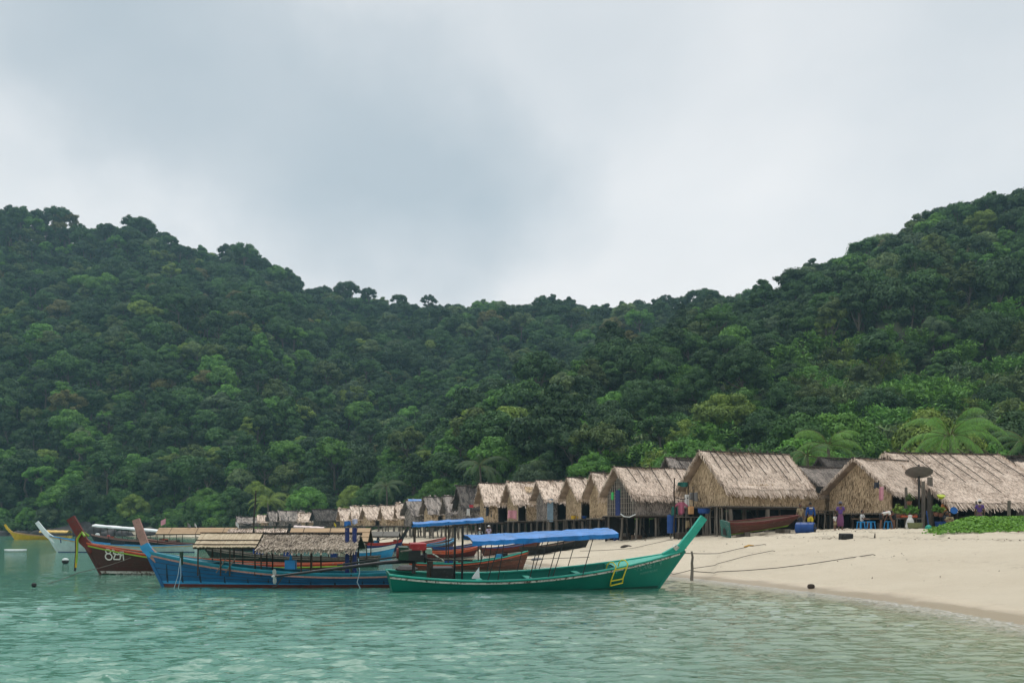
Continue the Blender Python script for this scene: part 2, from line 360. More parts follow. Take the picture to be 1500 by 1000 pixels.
    L(cl.outputs[0], m1.inputs[0]); L(body.outputs[0], m1.inputs[1]); L(tr.outputs[0], m1.inputs[2])
    fr = N('ShaderNodeFresnel'); fr.inputs['IOR'].default_value = 1.33; L(bp.outputs[0], fr.inputs['Normal'])
    m2 = N('ShaderNodeMixShader'); L(fr.outputs[0], m2.inputs[0]); L(m1.outputs[0], m2.inputs[1]); L(gl.outputs[0], m2.inputs[2])
    # lace of foam where the last ripple runs up the sand
    foam = N('ShaderNodeBsdfDiffuse'); foam.inputs['Color'].default_value = (0.72, 0.72, 0.69, 1)
    fz = rng_(ad.outputs['Fac'], 0.0, 0.06, 0.6, 0.0); fn = rng_(noise(9.0, 8, (1, 1, 1)).outputs['Fac'], 0.40, 0.62)
    f2 = N('ShaderNodeMath'); f2.operation = 'MULTIPLY'; f2.use_clamp = True; L(fz, f2.inputs[0]); L(fn, f2.inputs[1])
    m3 = N('ShaderNodeMixShader'); L(f2.outputs[0], m3.inputs[0]); L(m2.outputs[0], m3.inputs[1]); L(foam.outputs[0], m3.inputs[2])
    L(m3.outputs[0], out.inputs['Surface'])
    o = link('sea', me, m, None, True); tag(o, kind='structure'); return o
build_sea()
# ------------------------------------------------------------------ leaves and trees
def leaf_material(name, dark=1.0):
    m = bpy.data.materials.new(name); m.use_nodes = True; nt = m.node_tree; nt.nodes.clear(); N = nt.nodes.new; L = nt.links.new
    out = N('ShaderNodeOutputMaterial'); at = N('ShaderNodeAttribute'); at.attribute_type = 'INSTANCER'; at.attribute_name = 'tint'
    lv = N('ShaderNodeAttribute'); lv.attribute_name = 'leafvar'
    mx = N('ShaderNodeMix'); mx.data_type = 'RGBA'; mx.blend_type = 'MULTIPLY'; mx.inputs[0].default_value = 1.0
    cr = N('ShaderNodeValToRGB'); e = cr.color_ramp.elements
    e[0].color = (0.55, 0.60, 0.62, 1); e[1].color = (1.45, 1.38, 1.05, 1); k = e.new(0.5); k.color = (1, 1, 1, 1)
    L(lv.outputs['Fac'], cr.inputs[0]); L(at.outputs['Color'], mx.inputs[6]); L(cr.outputs[0], mx.inputs[7])
    d = N('ShaderNodeBsdfDiffuse'); t = N('ShaderNodeBsdfTranslucent'); g = N('ShaderNodeBsdfGlossy'); g.inputs['Roughness'].default_value = 0.45
    g.inputs['Color'].default_value = (0.6, 0.65, 0.7, 1)
    L(mx.outputs[2], d.inputs['Color']); L(mx.outputs[2], t.inputs['Color'])
    a = N('ShaderNodeMixShader'); a.inputs[0].default_value = 0.13; L(d.outputs[0], a.inputs[1]); L(t.outputs[0], a.inputs[2])
    b = N('ShaderNodeMixShader'); b.inputs[0].default_value = 0.03; L(a.outputs[0], b.inputs[1]); L(g.outputs[0], b.inputs[2])
    L(b.outputs[0], out.inputs['Surface']); return m
LEAF = leaf_material('leaves')
BARK = mat('bark', (0.13, 0.115, 0.09), 0.9, 0.4, 2.0, 0.03, 8, stretch=(1, 1, 0.25))
def leaves_mesh(name, C, Nn, S, var, seed, asp=1.7, fold=0.25):
    """one folded diamond leaf (clump) per row of C: centre, facing, size"""
    rng = np.random.default_rng(seed); n = len(C)
    Nn = Nn / np.linalg.norm(Nn, axis=1, keepdims=True)
    r = rng.normal(size=(n, 3)); T = np.cross(Nn, r); T /= np.linalg.norm(T, axis=1, keepdims=True) + 1e-9; B = np.cross(Nn, T)
    s = S[:, None]
    V = np.stack([C - T * s * 0.5 * asp, C + B * s * 0.5 + Nn * s * fold, C + T * s * 0.5 * asp, C - B * s * 0.5 + Nn * s * fold], 1).reshape(-1, 3)
    Q = np.arange(4 * n).reshape(n, 4)
    Q = np.concatenate([Q[:, [0, 1, 2]], Q[:, [0, 2, 3]]])
    me = np_mesh(name, V, Q)
    at = me.attributes.new('leafvar', 'FLOAT', 'FACE'); at.data.foreach_set('value', np.concatenate([var, var]).astype(np.float32))
    me.materials.append(LEAF); return me
def crown_mesh(name, seed, R, H, nl, nleaf, size, open_=0.0, top=0.3, low=-0.4):
    """crown of many lobes on a dome of radius R and height H (unit: metres, base of the crown at z = 0)"""
    rng = np.random.default_rng(seed); lob = []
    for i in range(nl):
        a = rng.uniform(0, 6.283); rr = math.sqrt(rng.uniform(0.0, 1)) * R * 0.80
        h = H * (1 - (rr / R) ** 2 * (1 - top)) * rng.uniform(0.72, 1.0) if rng.random() < 0.72 else H * rng.uniform(0.15, 0.7)
        lr = R * rng.uniform(0.15, 0.33) * (1 - 0.35 * open_)
        lob.append((rr * math.cos(a), rr * math.sin(a), max(h - lr * 0.7, 0.2), lr, rng.uniform(0, 1)))
    lob = np.array(lob); w = lob[:, 3] ** 2; idx = rng.choice(nl, nleaf, p=w / w.sum())
    D = rng.normal(size=(nleaf, 3)); D[:, 2] += 0.35; D /= np.linalg.norm(D, axis=1, keepdims=True)
    D[:, 2] = np.where(D[:, 2] < low, -D[:, 2] * 0.5, D[:, 2])
    rad = lob[idx, 3] * (rng.uniform(0.62 - 0.3 * open_, 1.08 + 0.3 * open_, nleaf)) * (1 + 0.12 * np.sin(D[:, 0] * 7 + idx) * np.sin(D[:, 1] * 6 + 2 * idx))
    C = lob[idx, :3] + D * rad[:, None] * np.array([1.0, 1.0, 0.72])
    Nn = D * 1.0 + rng.normal(size=(nleaf, 3)) * 0.27 + np.array([0, 0, 0.08])
    S = size * rng.uniform(0.6, 1.4, nleaf)
    var = np.clip(0.5 + (lob[idx, 4] - 0.5) * 0.6 + rng.normal(0, 0.11, nleaf), 0, 1)
    # the dense inner foliage that keeps light from shining through
    li = np.repeat(np.arange(nl), 12); Di = rng.normal(size=(len(li), 3)); Di /= np.linalg.norm(Di, axis=1, keepdims=True); ri = lob[li, 3] * rng.uniform(0.15, 0.5, len(li))
    C = np.concatenate([C, lob[li, :3] + Di * ri[:, None]]); Nn = np.concatenate([Nn, Di + rng.normal(size=Di.shape) * 0.5]); S = np.concatenate([S, lob[li, 3] * 0.75]); var = np.concatenate([var, np.clip(0.5 + (lob[li, 4] - 0.5) * 0.6, 0, 1)])
    return leaves_mesh(name, C, Nn, S, var, seed + 1), lob
def trunk_mesh(name, seed, lob, ht, r0):
    """tapered trunk from -ht to the crown with limbs into the lobes"""
    rng = random.Random(seed); b = MB()
    bend = Vector((rng.uniform(-.5, .5), rng.uniform(-.5, .5), 0)); zc = float(np.mean(lob[:, 2])) * 0.8
    pts = [Vector((0, 0, -ht - 2.0)), Vector((0, 0, -ht)), Vector((0, 0, -ht * 0.5)) + bend, Vector((0, 0, 0)) + bend * 0.4, Vector((0, 0, zc))]
    b.tube(pts, [r0 * 1.5, r0 * 1.15, r0 * 0.8, r0 * 0.62, r0 * 0.25], 7)
    for l in sorted(lob.tolist(), key=lambda q: -q[3])[:9]:
        st = Vector((0, 0, rng.uniform(-ht * 0.15, zc * 0.5))); en = Vector(l[:3]); md = (st + en) / 2 + Vector((0, 0, -0.3))
        b.tube([st, md, en], [r0 * 0.42, r0 * 0.28, r0 * 0.10], 5)
    me = bpy.data.meshes.new(name); me.from_pydata(b.v, [], b.f); me.materials.append(BARK); return me
# kinds: (crown radius, crown height, trunk height, lobes, leaves, leaf size, openness)
KIND = {}
def kind(key, R, H, T, nl, nleaf, size, open_, seeds, top=0.3):
    KIND[key] = []
    for s in seeds:
        c, lob = crown_mesh('crown', s, R, H, nl, nleaf, size, open_, top)
        KIND[key].append((c, trunk_mesh('trunk', s, lob, T, 0.05 * R + 0.06), R, H, T))
kind('broad', 4.9, 7.4, 4.6, 58, 8500, 0.31, 0.0, (101, 102, 103, 104))
kind('open', 5.2, 6.6, 7.6, 34, 6500, 0.25, 0.6, (201, 202, 203, 204), top=0.35)
kind('tall', 3.6, 9.0, 4.5, 50, 7000, 0.30, 0.1, (301, 302, 303))
kind('bush', 3.0, 3.6, 0.4, 34, 5200, 0.21, 0.0, (401, 402, 403))
kind('near', 4.4, 7.0, 2.6, 70, 17000, 0.185, 0.0, (501, 502, 503))
def bamboo_meshes(seed):
    """clump of arching culms with fine drooping leaves"""
    rng = np.random.default_rng(seed); b = MB(); C = []; Nn = []; S = []
    for i in range(26):
        a = rng.uniform(0, 6.283); h = rng.uniform(4.5, 8.0); out = rng.uniform(1.2, 4.2); x0, y0 = rng.normal(0, 0.5, 2)
        pts = []
        for t in np.linspace(0, 1, 7):
            pts.append(Vector((x0 + math.cos(a) * out * t ** 2.2, y0 + math.sin(a) * out * t ** 2.2, h * (t - 0.22 * t ** 3))))
        b.tube(pts, [0.05, 0.05, 0.045, 0.04, 0.03, 0.02, 0.01], 4)
        for k in range(150):
            t = rng.uniform(0.28, 1.0); f = t * 6; j = min(int(f), 5); p = pts[j].lerp(pts[j + 1], f - j)
            sp = 0.75 * (1.15 - 0.4 * t); q = rng.normal(0, sp * 0.55, 3); q[2] -= abs(q[2]) * 0.5
            C.append((p.x + q[0], p.y + q[1], p.z + q[2])); Nn.append(rng.normal(0, 0.6, 3) + np.array([0, 0, 0.8])); S.append(rng.uniform(0.16, 0.32))
    C = np.array(C); var = np.clip(rng.normal(0.55, 0.2, len(C)), 0, 1)
    me = leaves_mesh('crown', C, np.array(Nn), np.array(S), var, seed, asp=3.2, fold=0.1)
    tm = bpy.data.meshes.new('culms'); tm.from_pydata(b.v, [], b.f); tm.materials.append(mat('culm', (0.16, 0.17, 0.07), 0.6)); return me, tm
KIND['bamboo'] = [(*bamboo_meshes(s), 4.0, 6.5, 0.0) for s in (601, 602, 603)]

TONES = {k: (1.55 * v[0], 1.75 * v[1], 1.5 * v[2]) for k, v in {'dark green': (0.028, 0.052, 0.020), 'deep green': (0.033, 0.066, 0.022), 'mid green': (0.044, 0.088, 0.026), 'olive green': (0.062, 0.082, 0.028),
         'bright green': (0.070, 0.135, 0.028), 'yellow-green': (0.115, 0.150, 0.034), 'grey-green': (0.060, 0.085, 0.048), 'brownish green': (0.100, 0.090, 0.038), 'fresh green': (0.072, 0.150, 0.030), 'pale green': (0.095, 0.125, 0.058)}.items()}
FORM = {'broad': 'broad-crowned', 'open': 'open-crowned', 'tall': 'tall narrow', 'bush': 'low bushy', 'near': 'dense leafy', 'bamboo': 'feathery bamboo-like'}
def scatter():
    """every tree of the slope: (x, y, z, kind, variant, scale, yaw, tone)"""
    rng = np.random.default_rng(77); T = []
    def sp_of(u, s): return 1
    ys = 78.0
    while ys < 520:
        st = 4.1 if ys < 140 else 4.7
        for x in np.arange(-1.05 * ys - 10, 1.05 * ys + 10, st):
            X = x + rng.uniform(-.5, .5) * st * 0.95; Y = ys + rng.uniform(-.5, .5) * st * 0.95
            u = 750 + F * X / Y
            if u < -420 or u > 1950: continue
            ft = np.interp(u, FOOT_X, FOOT_D); rd = np.interp(u, RID_X, RID_D); s = (Y - ft) / (rd - ft)
            if s < -0.01 or s > 1.10: continue
            T.append((X, Y, s, u))
        ys += st
    A = np.array(T); Zs = height(A[:, 0], A[:, 1]); res = []
    patch = lambda x, y: math.sin(x * 0.031 + 2 * math.sin(y * 0.02)) + math.sin(y * 0.043 + x * 0.017 + 1.0)
    names = list(TONES); names_u = ['dark green', 'deep green', 'mid green', 'mid green', 'bright green', 'fresh green']
    # low growth that closes the gaps under the crowns
    U = []
    for (X, Y, s, u) in A:
        for _ in range(2 if s < 0.12 else 1):
            if s < 0.97 and rng.random() < 0.9: U.append((X + rng.uniform(-3, 3), Y + rng.uniform(-3, 2), s, u))
    U = np.array(U); Zu = height(U[:, 0], U[:, 1])
    for (X, Y, s, u), z in zip(U, Zu):
        if (Y - np.interp(u, FOOT_X, FOOT_D)) < -2: continue
        res.append([X, Y, float(z), 'bush', int(rng.integers(3)), rng.uniform(0.6, 1.0), rng.uniform(0, 6.283), names_u[rng.integers(len(names_u))], s, u])
    for (X, Y, s, u), z in zip(A, Zs):
        r = rng.random(); p = patch(X, Y)
        right_low = u > 900 and s < np.interp(u, [900, 1100, 1500], [0.16, 0.36, 0.60])
        if s < 0.035: k = 'near' if r < 0.6 else 'bush'
        elif right_low: k = 'bamboo' if r < 0.62 else 'near' if r < 0.82 else 'bush'
        elif s > 0.93: k = 'open' if r < 0.62 else 'broad' if r < 0.85 else 'tall'
        else: k = 'broad' if r < 0.52 else 'tall' if r < 0.74 else 'open' if r < 0.88 else 'bush'
        low = max(0, 1 - s * 2.2)
        if k == 'bamboo': w = [0, 0, .06, .18, .26, .16, .10, .0, .22, .14]
        else: w = [.30 + .12 * s, .24, .20, .09 + .03 * p, .05 + .12 * low, .03 + .05 * low, .05, .015, .02 + .16 * low, .02]
        if s < 0.2 and k != 'bamboo': w = list(w); w[7] = 0.0
        if u > 1250 and s > 0.6: w = list(w); w[5] += .08; w[9] += .10; w[7] += .05
        w = np.maximum(np.array(w), 0); tone = names[rng.choice(len(names), p=w / w.sum())]
        sc = rng.uniform(0.46, 0.82) if rng.random() < .78 else rng.uniform(0.82, 1.12)
        sc = sc * (0.86 if k == 'bush' else 1.0)
        if s > 0.93 and rng.random() < 0.35: sc *= rng.uniform(1.05, 1.25)
        res.append([X, Y, float(z), k, int(rng.integers(len(KIND[k]))), sc, rng.uniform(0, 6.283), tone, s, u])
    # trees the photograph singles out: (column, crown-top row, distance, kind, scale, tone)
    for (px, py, Y, k, sc, tone) in SPECIAL:
        x = (px - 750) / F * Y; zt = HC + (HZ - py) / F * Y; R, H, Tt = KIND[k][0][2:5]; zb = zt - (H + Tt) * sc
        s = (Y - np.interp(px, FOOT_X, FOOT_D)) / 200.0
        res.append([x, Y, zb, k, int(rng.integers(len(KIND[k]))), sc, rng.uniform(0, 6.283), tone, s, px])
    return res
SPECIAL = [(242, 508, 300, 'broad', 0.70, 'brownish green'), (20, 300, 428, 'open', 1.11, 'dark green'), (58, 304, 428, 'open', 1.11, 'dark green'), (160, 326, 430, 'open', 0.82, 'dark green'),
           (205, 318, 432, 'broad', 0.98, 'dark green'), (345, 356, 438, 'broad', 0.98, 'dark green'), (540, 419, 445, 'open', 0.94, 'dark green'), (586, 429, 445, 'open', 0.86, 'dark green'), (628, 431, 448, 'open', 0.78, 'dark green'),
           (705, 437, 455, 'open', 1.11, 'grey-green'), (745, 447, 455, 'tall', 0.74, 'dark green'), (815, 437, 440, 'open', 1.23, 'dark green'), (935, 438, 420, 'broad', 1.23, 'dark green'), (975, 431, 420, 'open', 1.07, 'dark green'),
           (1040, 421, 360, 'open', 0.98, 'deep green'), (1112, 418, 340, 'tall', 0.66, 'deep green'), (1195, 383, 310, 'open', 0.82, 'dark green'), (1260, 371, 300, 'open', 1.07, 'deep green'), (1345, 333, 285, 'broad', 1.31, 'pale green'),
           (1380, 308, 282, 'broad', 1.07, 'dark green'), (1445, 300, 275, 'broad', 1.23, 'pale green'), (1490, 275, 270, 'broad', 0.98, 'dark green'),
           (1280, 470, 165, 'tall', 1.02, 'deep green'), (1088, 566, 140, 'tall', 0.70, 'bright green'), (1210, 456, 190, 'tall', 0.66, 'yellow-green'), (1190, 452, 215, 'broad', 0.74, 'olive green'),
           (480, 525, 290, 'broad', 0.98, 'olive green'), (115, 625, 225, 'broad', 0.74, 'bright green'), (365, 605, 230, 'tall', 0.66, 'yellow-green'), (320, 718, 205, 'near', 0.82, 'fresh green'),
           (520, 712, 182, 'near', 0.74, 'yellow-green'), (640, 700, 150, 'near', 0.66, 'bright green'), (735, 645, 140, 'near', 0.90, 'bright green'), (870, 655, 120, 'near', 0.70, 'fresh green'), (965, 600, 130, 'open', 0.57, 'deep green'),
           (40, 745, 214, 'near', 0.66, 'fresh green'), (90, 748, 212, 'near', 0.57, 'mid green'), (180, 750, 206, 'near', 0.61, 'mid green'), (250, 745, 203, 'near', 0.66, 'bright green')]
TREES = scatter()
LAND = [(0, 'the left picture edge'), (22, 'the yellow boat'), (65, 'the white prow'), (104, 'the red-brown prow'), (150, 'the long white canopy'), (192, 'the pink prow'), (242, 'the small flag'), (290, 'the bamboo roof end'),
        (335, 'the bamboo boat roof'), (372, 'the bare mast'), (420, 'the grey far huts'), (470, 'the thatched boat roof'), (522, 'the dark blue posts'), (560, 'the far tan huts'), (610, 'the red engine'), (655, 'the small blue canopy'),
        (690, 'the dark slatted hut'), (728, 'the hut with hung shirts'), (772, 'the shaggy hut'), (825, 'the large blue canopy'), (880, 'the leaning gable hut'), (940, 'the lattice hut'), (1000, 'the cluttered deck'), (1040, 'the green prow tip'),
        (1090, 'the biggest hut'), (1140, 'the biggest hut eave'), (1187, 'the yellow shorts'), (1231, 'the person in purple'), (1275, 'the wide gable'), (1310, 'the bending people'), (1348, 'the satellite dish'), (1400, 'the long roof'),
        (1450, 'the long roof end'), (1495, 'the right picture edge')]
ZONES = ['at hill foot', 'low down', 'on lower slope', 'halfway up', 'on upper slope', 'below skyline', 'on skyline']
def zone_of(s): return 0 if s < 0.04 else 1 if s < 0.16 else 2 if s < 0.34 else 3 if s < 0.55 else 4 if s < 0.78 else 5 if s < 0.93 else 6
def build_forest():
    # which trees show largest: paint crowns from near to far into a coarse grid
    W, Hh = 750, 420; own = np.zeros((W, Hh), bool); vis = []
    for i in sorted(range(len(TREES)), key=lambda j: TREES[j][1]):
        X, Y, z, k, vi, sc, yaw, tone, s, u = TREES[i]; R, H, Tt = KIND[k][0][2:5]
        zc = z + (Tt + H * 0.45) * sc; cx = u / 2; cy = (HZ - F * (zc - HC) / Y) / 2; rx = R * sc * F / Y / 2; ry = H * 0.58 * sc * F / Y / 2
        x0, x1, y0, y1 = max(0, int(cx - rx)), min(W, int(cx + rx) + 1), max(0, int(cy - ry)), min(Hh, int(cy + ry) + 1)
        a = 0
        if x1 > x0 and y1 > y0:
            gx, gy = np.ogrid[x0:x1, y0:y1]; mk = ((gx - cx) / max(rx, .5)) ** 2 + ((gy - cy) / max(ry, .5)) ** 2 < 1
            sub = own[x0:x1, y0:y1]; a = int((mk & ~sub).sum()); sub |= mk
        vis.append((a, i))
    vis.sort(reverse=True); chosen = [i for a, i in vis[:NTREE] if a > 12]; cs = set(chosen)
    lab = {}
    for i in chosen:
        X, Y, z, k, vi, sc, yaw, tone, s, u = TREES[i]
        l = min(LAND, key=lambda q: abs(q[0] - u)); side = 'above, left of' if u < l[0] - 9 else 'above, right of' if u > l[0] + 9 else 'above'
        lab[i] = '%s %s tree %s, %s %s' % (tone, FORM[k], ZONES[zone_of(s)], side, l[1])
    by = {}
    for i in chosen: by.setdefault(lab[i], []).append(i)
    for t, g in by.items():
        if len(g) > 1:
            g.sort(key=lambda i: TREES[i][9]); words = {2: ['left one', 'right one'], 3: ['left one', 'middle one', 'right one']}.get(len(g), ['%s from left' % o for o in ('first', 'second', 'third', 'fourth', 'fifth', 'sixth', 'seventh', 'eighth')])
            for j, i in enumerate(g): lab[i] = t + ', ' + words[min(j, len(words) - 1)]
    for i in chosen:
        X, Y, z, k, vi, sc, yaw, tone, s, u = TREES[i]; c, t, R, H, Tt = KIND[k][vi]
        nm = {'bush': 'bush', 'bamboo': 'bamboo_clump'}.get(k, 'forest_tree')
        if k == 'bush': lab[i] = lab[i].replace('bushy tree', 'leafy bush')
        if k == 'bamboo': lab[i] = lab[i].replace('bamboo-like tree', 'bamboo clump')
        o = thing(nm, lab[i], {'bush': 'bush', 'bamboo': 'bamboo'}.get(k, 'tree'), (X, Y, z + Tt * sc), yaw, {'bush': 'bushes on the wooded hill', 'bamboo': 'bamboo clumps on the lower slope'}.get(k, 'trees on the wooded hill'))
        o.scale = (sc, sc, sc * (1 + 0.12 * math.sin(i)))
        o.location.z = z + Tt * sc
        cr = link('crown', c, None, o); j = 0.85 + 0.3 * ((i * 37) % 17) / 17.0
        cr['tint'] = [q * j for q in TONES[tone]]
        link('culms' if k == 'bamboo' else 'trunk', t, None, o)
    rest = [i for i in range(len(TREES)) if i not in cs]
    # everything else: ONE object whose points carry the same trees
    me = bpy.data.meshes.new('forest'); me.from_pydata([(TREES[i][0], TREES[i][1], TREES[i][2] + KIND[TREES[i][3]][0][4] * TREES[i][5]) for i in rest], [], [])
    keys = [(k, v) for k in KIND for v in range(len(KIND[k]))]; kid = {q: j for j, q in enumerate(keys)}
    me.attributes.new('pick', 'INT', 'POINT').data.foreach_set('value', [kid[(TREES[i][3], TREES[i][4])] for i in rest])
    me.attributes.new('size', 'FLOAT', 'POINT').data.foreach_set('value', [TREES[i][5] for i in rest])
    me.attributes.new('yaw', 'FLOAT', 'POINT').data.foreach_set('value', [TREES[i][6] for i in rest])
    rr = random.Random(3); cols = []
    for i in rest: j = rr.uniform(0.82, 1.18); cols += [q * j for q in TONES[TREES[i][7]]]
    me.attributes.new('tint', 'FLOAT_VECTOR', 'POINT').data.foreach_set('vector', cols)
    protos = bpy.data.collections.new('tree_kinds')
    for j, (k, v) in enumerate(keys):
        c, t = KIND[k][v][:2]; sub = bpy.data.collections.new('tree_kind_%02d' % j)
        for q in (c, t): sub.objects.link(bpy.data.objects.new('tree_source', q))
        protos.children.link(sub)
    ng = bpy.data.node_groups.new('forest', 'GeometryNodeTree'); ng.interface.new_socket('Geometry', in_out='INPUT', socket_type='NodeSocketGeometry'); ng.interface.new_socket('Geometry', in_out='OUTPUT', socket_type='NodeSocketGeometry')
    N = ng.nodes.new; L = ng.links.new
    gi, go = N('NodeGroupInput'), N('NodeGroupOutput'); ip = N('GeometryNodeInstanceOnPoints'); ci = N('GeometryNodeCollectionInfo')
    ci.inputs['Collection'].default_value = protos; ci.inputs['Separate Children'].default_value = True; ci.inputs['Reset Children'].default_value = True
    def attr(nm, ty):
        a = N('GeometryNodeInputNamedAttribute'); a.data_type = ty; a.inputs['Name'].default_value = nm; return a.outputs['Attribute']
    L(gi.outputs[0], ip.inputs['Points']); L(ci.outputs[0], ip.inputs['Instance']); ip.inputs['Pick Instance'].default_value = True
    L(attr('pick', 'INT'), ip.inputs['Instance Index']); L(attr('size', 'FLOAT'), ip.inputs['Scale'])
    cx = N('ShaderNodeCombineXYZ'); L(attr('yaw', 'FLOAT'), cx.inputs[2]); L(cx.outputs[0], ip.inputs['Rotation']); L(ip.outputs[0], go.inputs[0])
    o = link('forest', me, None); md = o.modifiers.new('trees', 'NODES'); md.node_group = ng
    tag(o, 'dense rainforest canopy covering the hillside behind the village', None, None, 'stuff')
    print('FOREST individuals', len(chosen), 'rest', len(rest))
NTREE = 300
build_forest()

# ------------------------------------------------------------------ air
def build_haze():
    b = MB(); b.box((0, 260, 102), (1500, 800, 215)); m = bpy.data.materials.new('haze_air'); m.use_nodes = True; nt = m.node_tree; nt.nodes.clear()
    out = nt.nodes.new('ShaderNodeOutputMaterial'); v = nt.nodes.new('ShaderNodeVolumePrincipled'); v.inputs['Color'].default_value = (0.48, 0.79, 1.0, 1); v.inputs['Density'].default_value = HAZE; v.inputs['Anisotropy'].default_value = 0.25
    nt.links.new(v.outputs[0], out.inputs['Volume']); o = b.build('haze', m); tag(o, kind='stuff'); return o
HAZE = 0.00024
# ------------------------------------------------------------------ boats
PAINT = dict(rough=0.55, var=0.22, scale=1.6, bump=0.004, bscale=14, wear=0.35)
M_ = {
 'green': mat('green_boat_paint', (0.004, 0.175, 0.125), col2=(0.003, 0.14, 0.10), rough=0.45, scale=1.2, bump=0.003, bscale=12),
 'teal': mat('turquoise_paint', (0.025, 0.36, 0.27), rough=0.5, wear=0.2, wearcol=(0.25, 0.4, 0.35)),
 'cream': mat('worn_cream_paint', (0.50, 0.52, 0.46), rough=0.6, scale=4, wear=0.75, wearcol=(0.10, 0.07, 0.05)),
 'blue': mat('blue_boat_paint', (0.010, 0.115, 0.265), col2=(0.008, 0.085, 0.20), rough=0.5, scale=2.2, bump=0.006, bscale=10, wear=0.25, wearcol=(0.02, 0.07, 0.13)),
 'lblue': mat('light_blue_paint', (0.03, 0.26, 0.50), rough=0.5, wear=0.2),
 'tblue': mat('turquoise_blue_paint', (0.02, 0.22, 0.30), rough=0.5, wear=0.35, wearcol=(0.05, 0.14, 0.18)),
 'antifoul': mat('red_bottom_paint', (0.12, 0.030, 0.024), rough=0.7, wear=0.4, wearcol=(0.06, 0.05, 0.04)),
 'pink': mat('faded_pink_paint', (0.36, 0.20, 0.17), rough=0.7, scale=5, wear=0.6, wearcol=(0.22, 0.15, 0.12)),
 'brown': mat('red_brown_paint', (0.062, 0.018, 0.015), col2=(0.045, 0.022, 0.016), rough=0.55, scale=2, bump=0.004, bscale=9, wear=0.35, wearcol=(0.07, 0.04, 0.03)),
 'maroon': mat('maroon_paint', (0.13, 0.022, 0.018), rough=0.6, wear=0.5, wearcol=(0.08, 0.05, 0.035)),
 'red': mat('bright_red_paint', (0.40, 0.035, 0.025), rough=0.5, wear=0.3), 'orange': mat('orange_paint', (0.48, 0.09, 0.035), rough=0.55, wear=0.4),
 'lime': mat('lime_green_paint', (0.22, 0.38, 0.04), rough=0.5, wear=0.25), 'white': mat('white_paint', (0.62, 0.68, 0.68), rough=0.5, var=0.12, wear=0.2, wearcol=(0.4, 0.4, 0.36)),
 'pale': mat('pale_hull_paint', (0.40, 0.52, 0.50), rough=0.5, var=0.15, wear=0.2), 'yellow': mat('yellow_paint', (0.55, 0.36, 0.015), rough=0.5, wear=0.15), 'gold': mat('ochre_trim', (0.45, 0.28, 0.10), rough=0.6, wear=0.4),
 'black': mat('black_tar', (0.016, 0.018, 0.018), rough=0.6, wear=0.4, wearcol=(0.05, 0.05, 0.045)), 'darkgreen': mat('dark_green_tar', (0.012, 0.022, 0.018), rough=0.6, wear=0.4, wearcol=(0.05, 0.06, 0.05)),
 'wood': mat('weathered_timber', (0.17, 0.115, 0.075), rough=0.85, scale=2, stretch=(1, 4, 6), bump=0.006, bscale=12, col2=(0.10, 0.068, 0.046)),
 'greywood': mat('grey_timber', (0.20, 0.175, 0.145), rough=0.9, scale=2, stretch=(4, 4, 0.8), bump=0.008, bscale=10, col2=(0.10, 0.088, 0.074)),
 'darkwood': mat('dark_timber', (0.045, 0.034, 0.026), rough=0.9, scale=3, bump=0.006, bscale=12), 'boatwood': mat('red_brown_timber', (0.16, 0.062, 0.04), rough=0.8, scale=1.6, stretch=(0.4, 3, 5), bump=0.006, bscale=9, col2=(0.09, 0.042, 0.03), wear=0.3),
 'tarp': mat('blue_tarpaulin', (0.004, 0.165, 0.50), rough=0.42, scale=2.5, var=0.35, bump=0.03, bscale=5, spec=0.45, wear=0.12, wearcol=(0.06, 0.24, 0.50)), 'steel': mat('dark_steel', (0.035, 0.035, 0.037), rough=0.45, metal=0.6, scale=6), 'prop': mat('propeller_metal', (0.45, 0.47, 0.46), rough=0.4, metal=0.4, scale=9),
 'navy': mat('dark_blue_paint', (0.012, 0.026, 0.13), rough=0.5, wear=0.3), 'bamboo': mat('split_bamboo', (0.55, 0.47, 0.33), rough=0.7, scale=2.5, stretch=(3, 3, 1), col2=(0.38, 0.30, 0.20)), 'straw': mat('bamboo_matting', (0.46, 0.33, 0.20), rough=0.8, scale=3, stretch=(0.6, 4, 4), col2=(0.33, 0.225, 0.135)),
 'rope': mat('grey_rope', (0.10, 0.09, 0.075), rough=0.9), 'lrope': mat('pale_rope', (0.30, 0.42, 0.48), rough=0.9), 'lyellow': mat('ladder_yellow', (0.62, 0.56, 0.03), rough=0.35, var=0.12, wear=0.15), 'engred': mat('engine_red', (0.30, 0.018, 0.022), rough=0.45, wear=0.2),
 'enggreen': mat('engine_green', (0.008, 0.04, 0.022), rough=0.45, wear=0.25), 'ink': mat('painted_lettering', (0.62, 0.60, 0.54), rough=0.7, var=0.15), 'faint': mat('faded_lettering', (0.10, 0.30, 0.25), rough=0.7, wear=0.6, wearcol=(0.03, 0.2, 0.16)),
 'plastic_blue': mat('blue_plastic', (0.010, 0.055, 0.22), rough=0.4, var=0.15), 'plastic_sky': mat('sky_blue_plastic', (0.02, 0.27, 0.62), rough=0.4, var=0.12), 'greyroof': mat('grey_board', (0.15, 0.145, 0.13), rough=0.9, stretch=(1, 4, 4), scale=3),
}
M_['oldteal'] = mat('old_teal_paint', (0.03, 0.13, 0.11), rough=0.7, wear=0.5)
THATCH_N = [0]
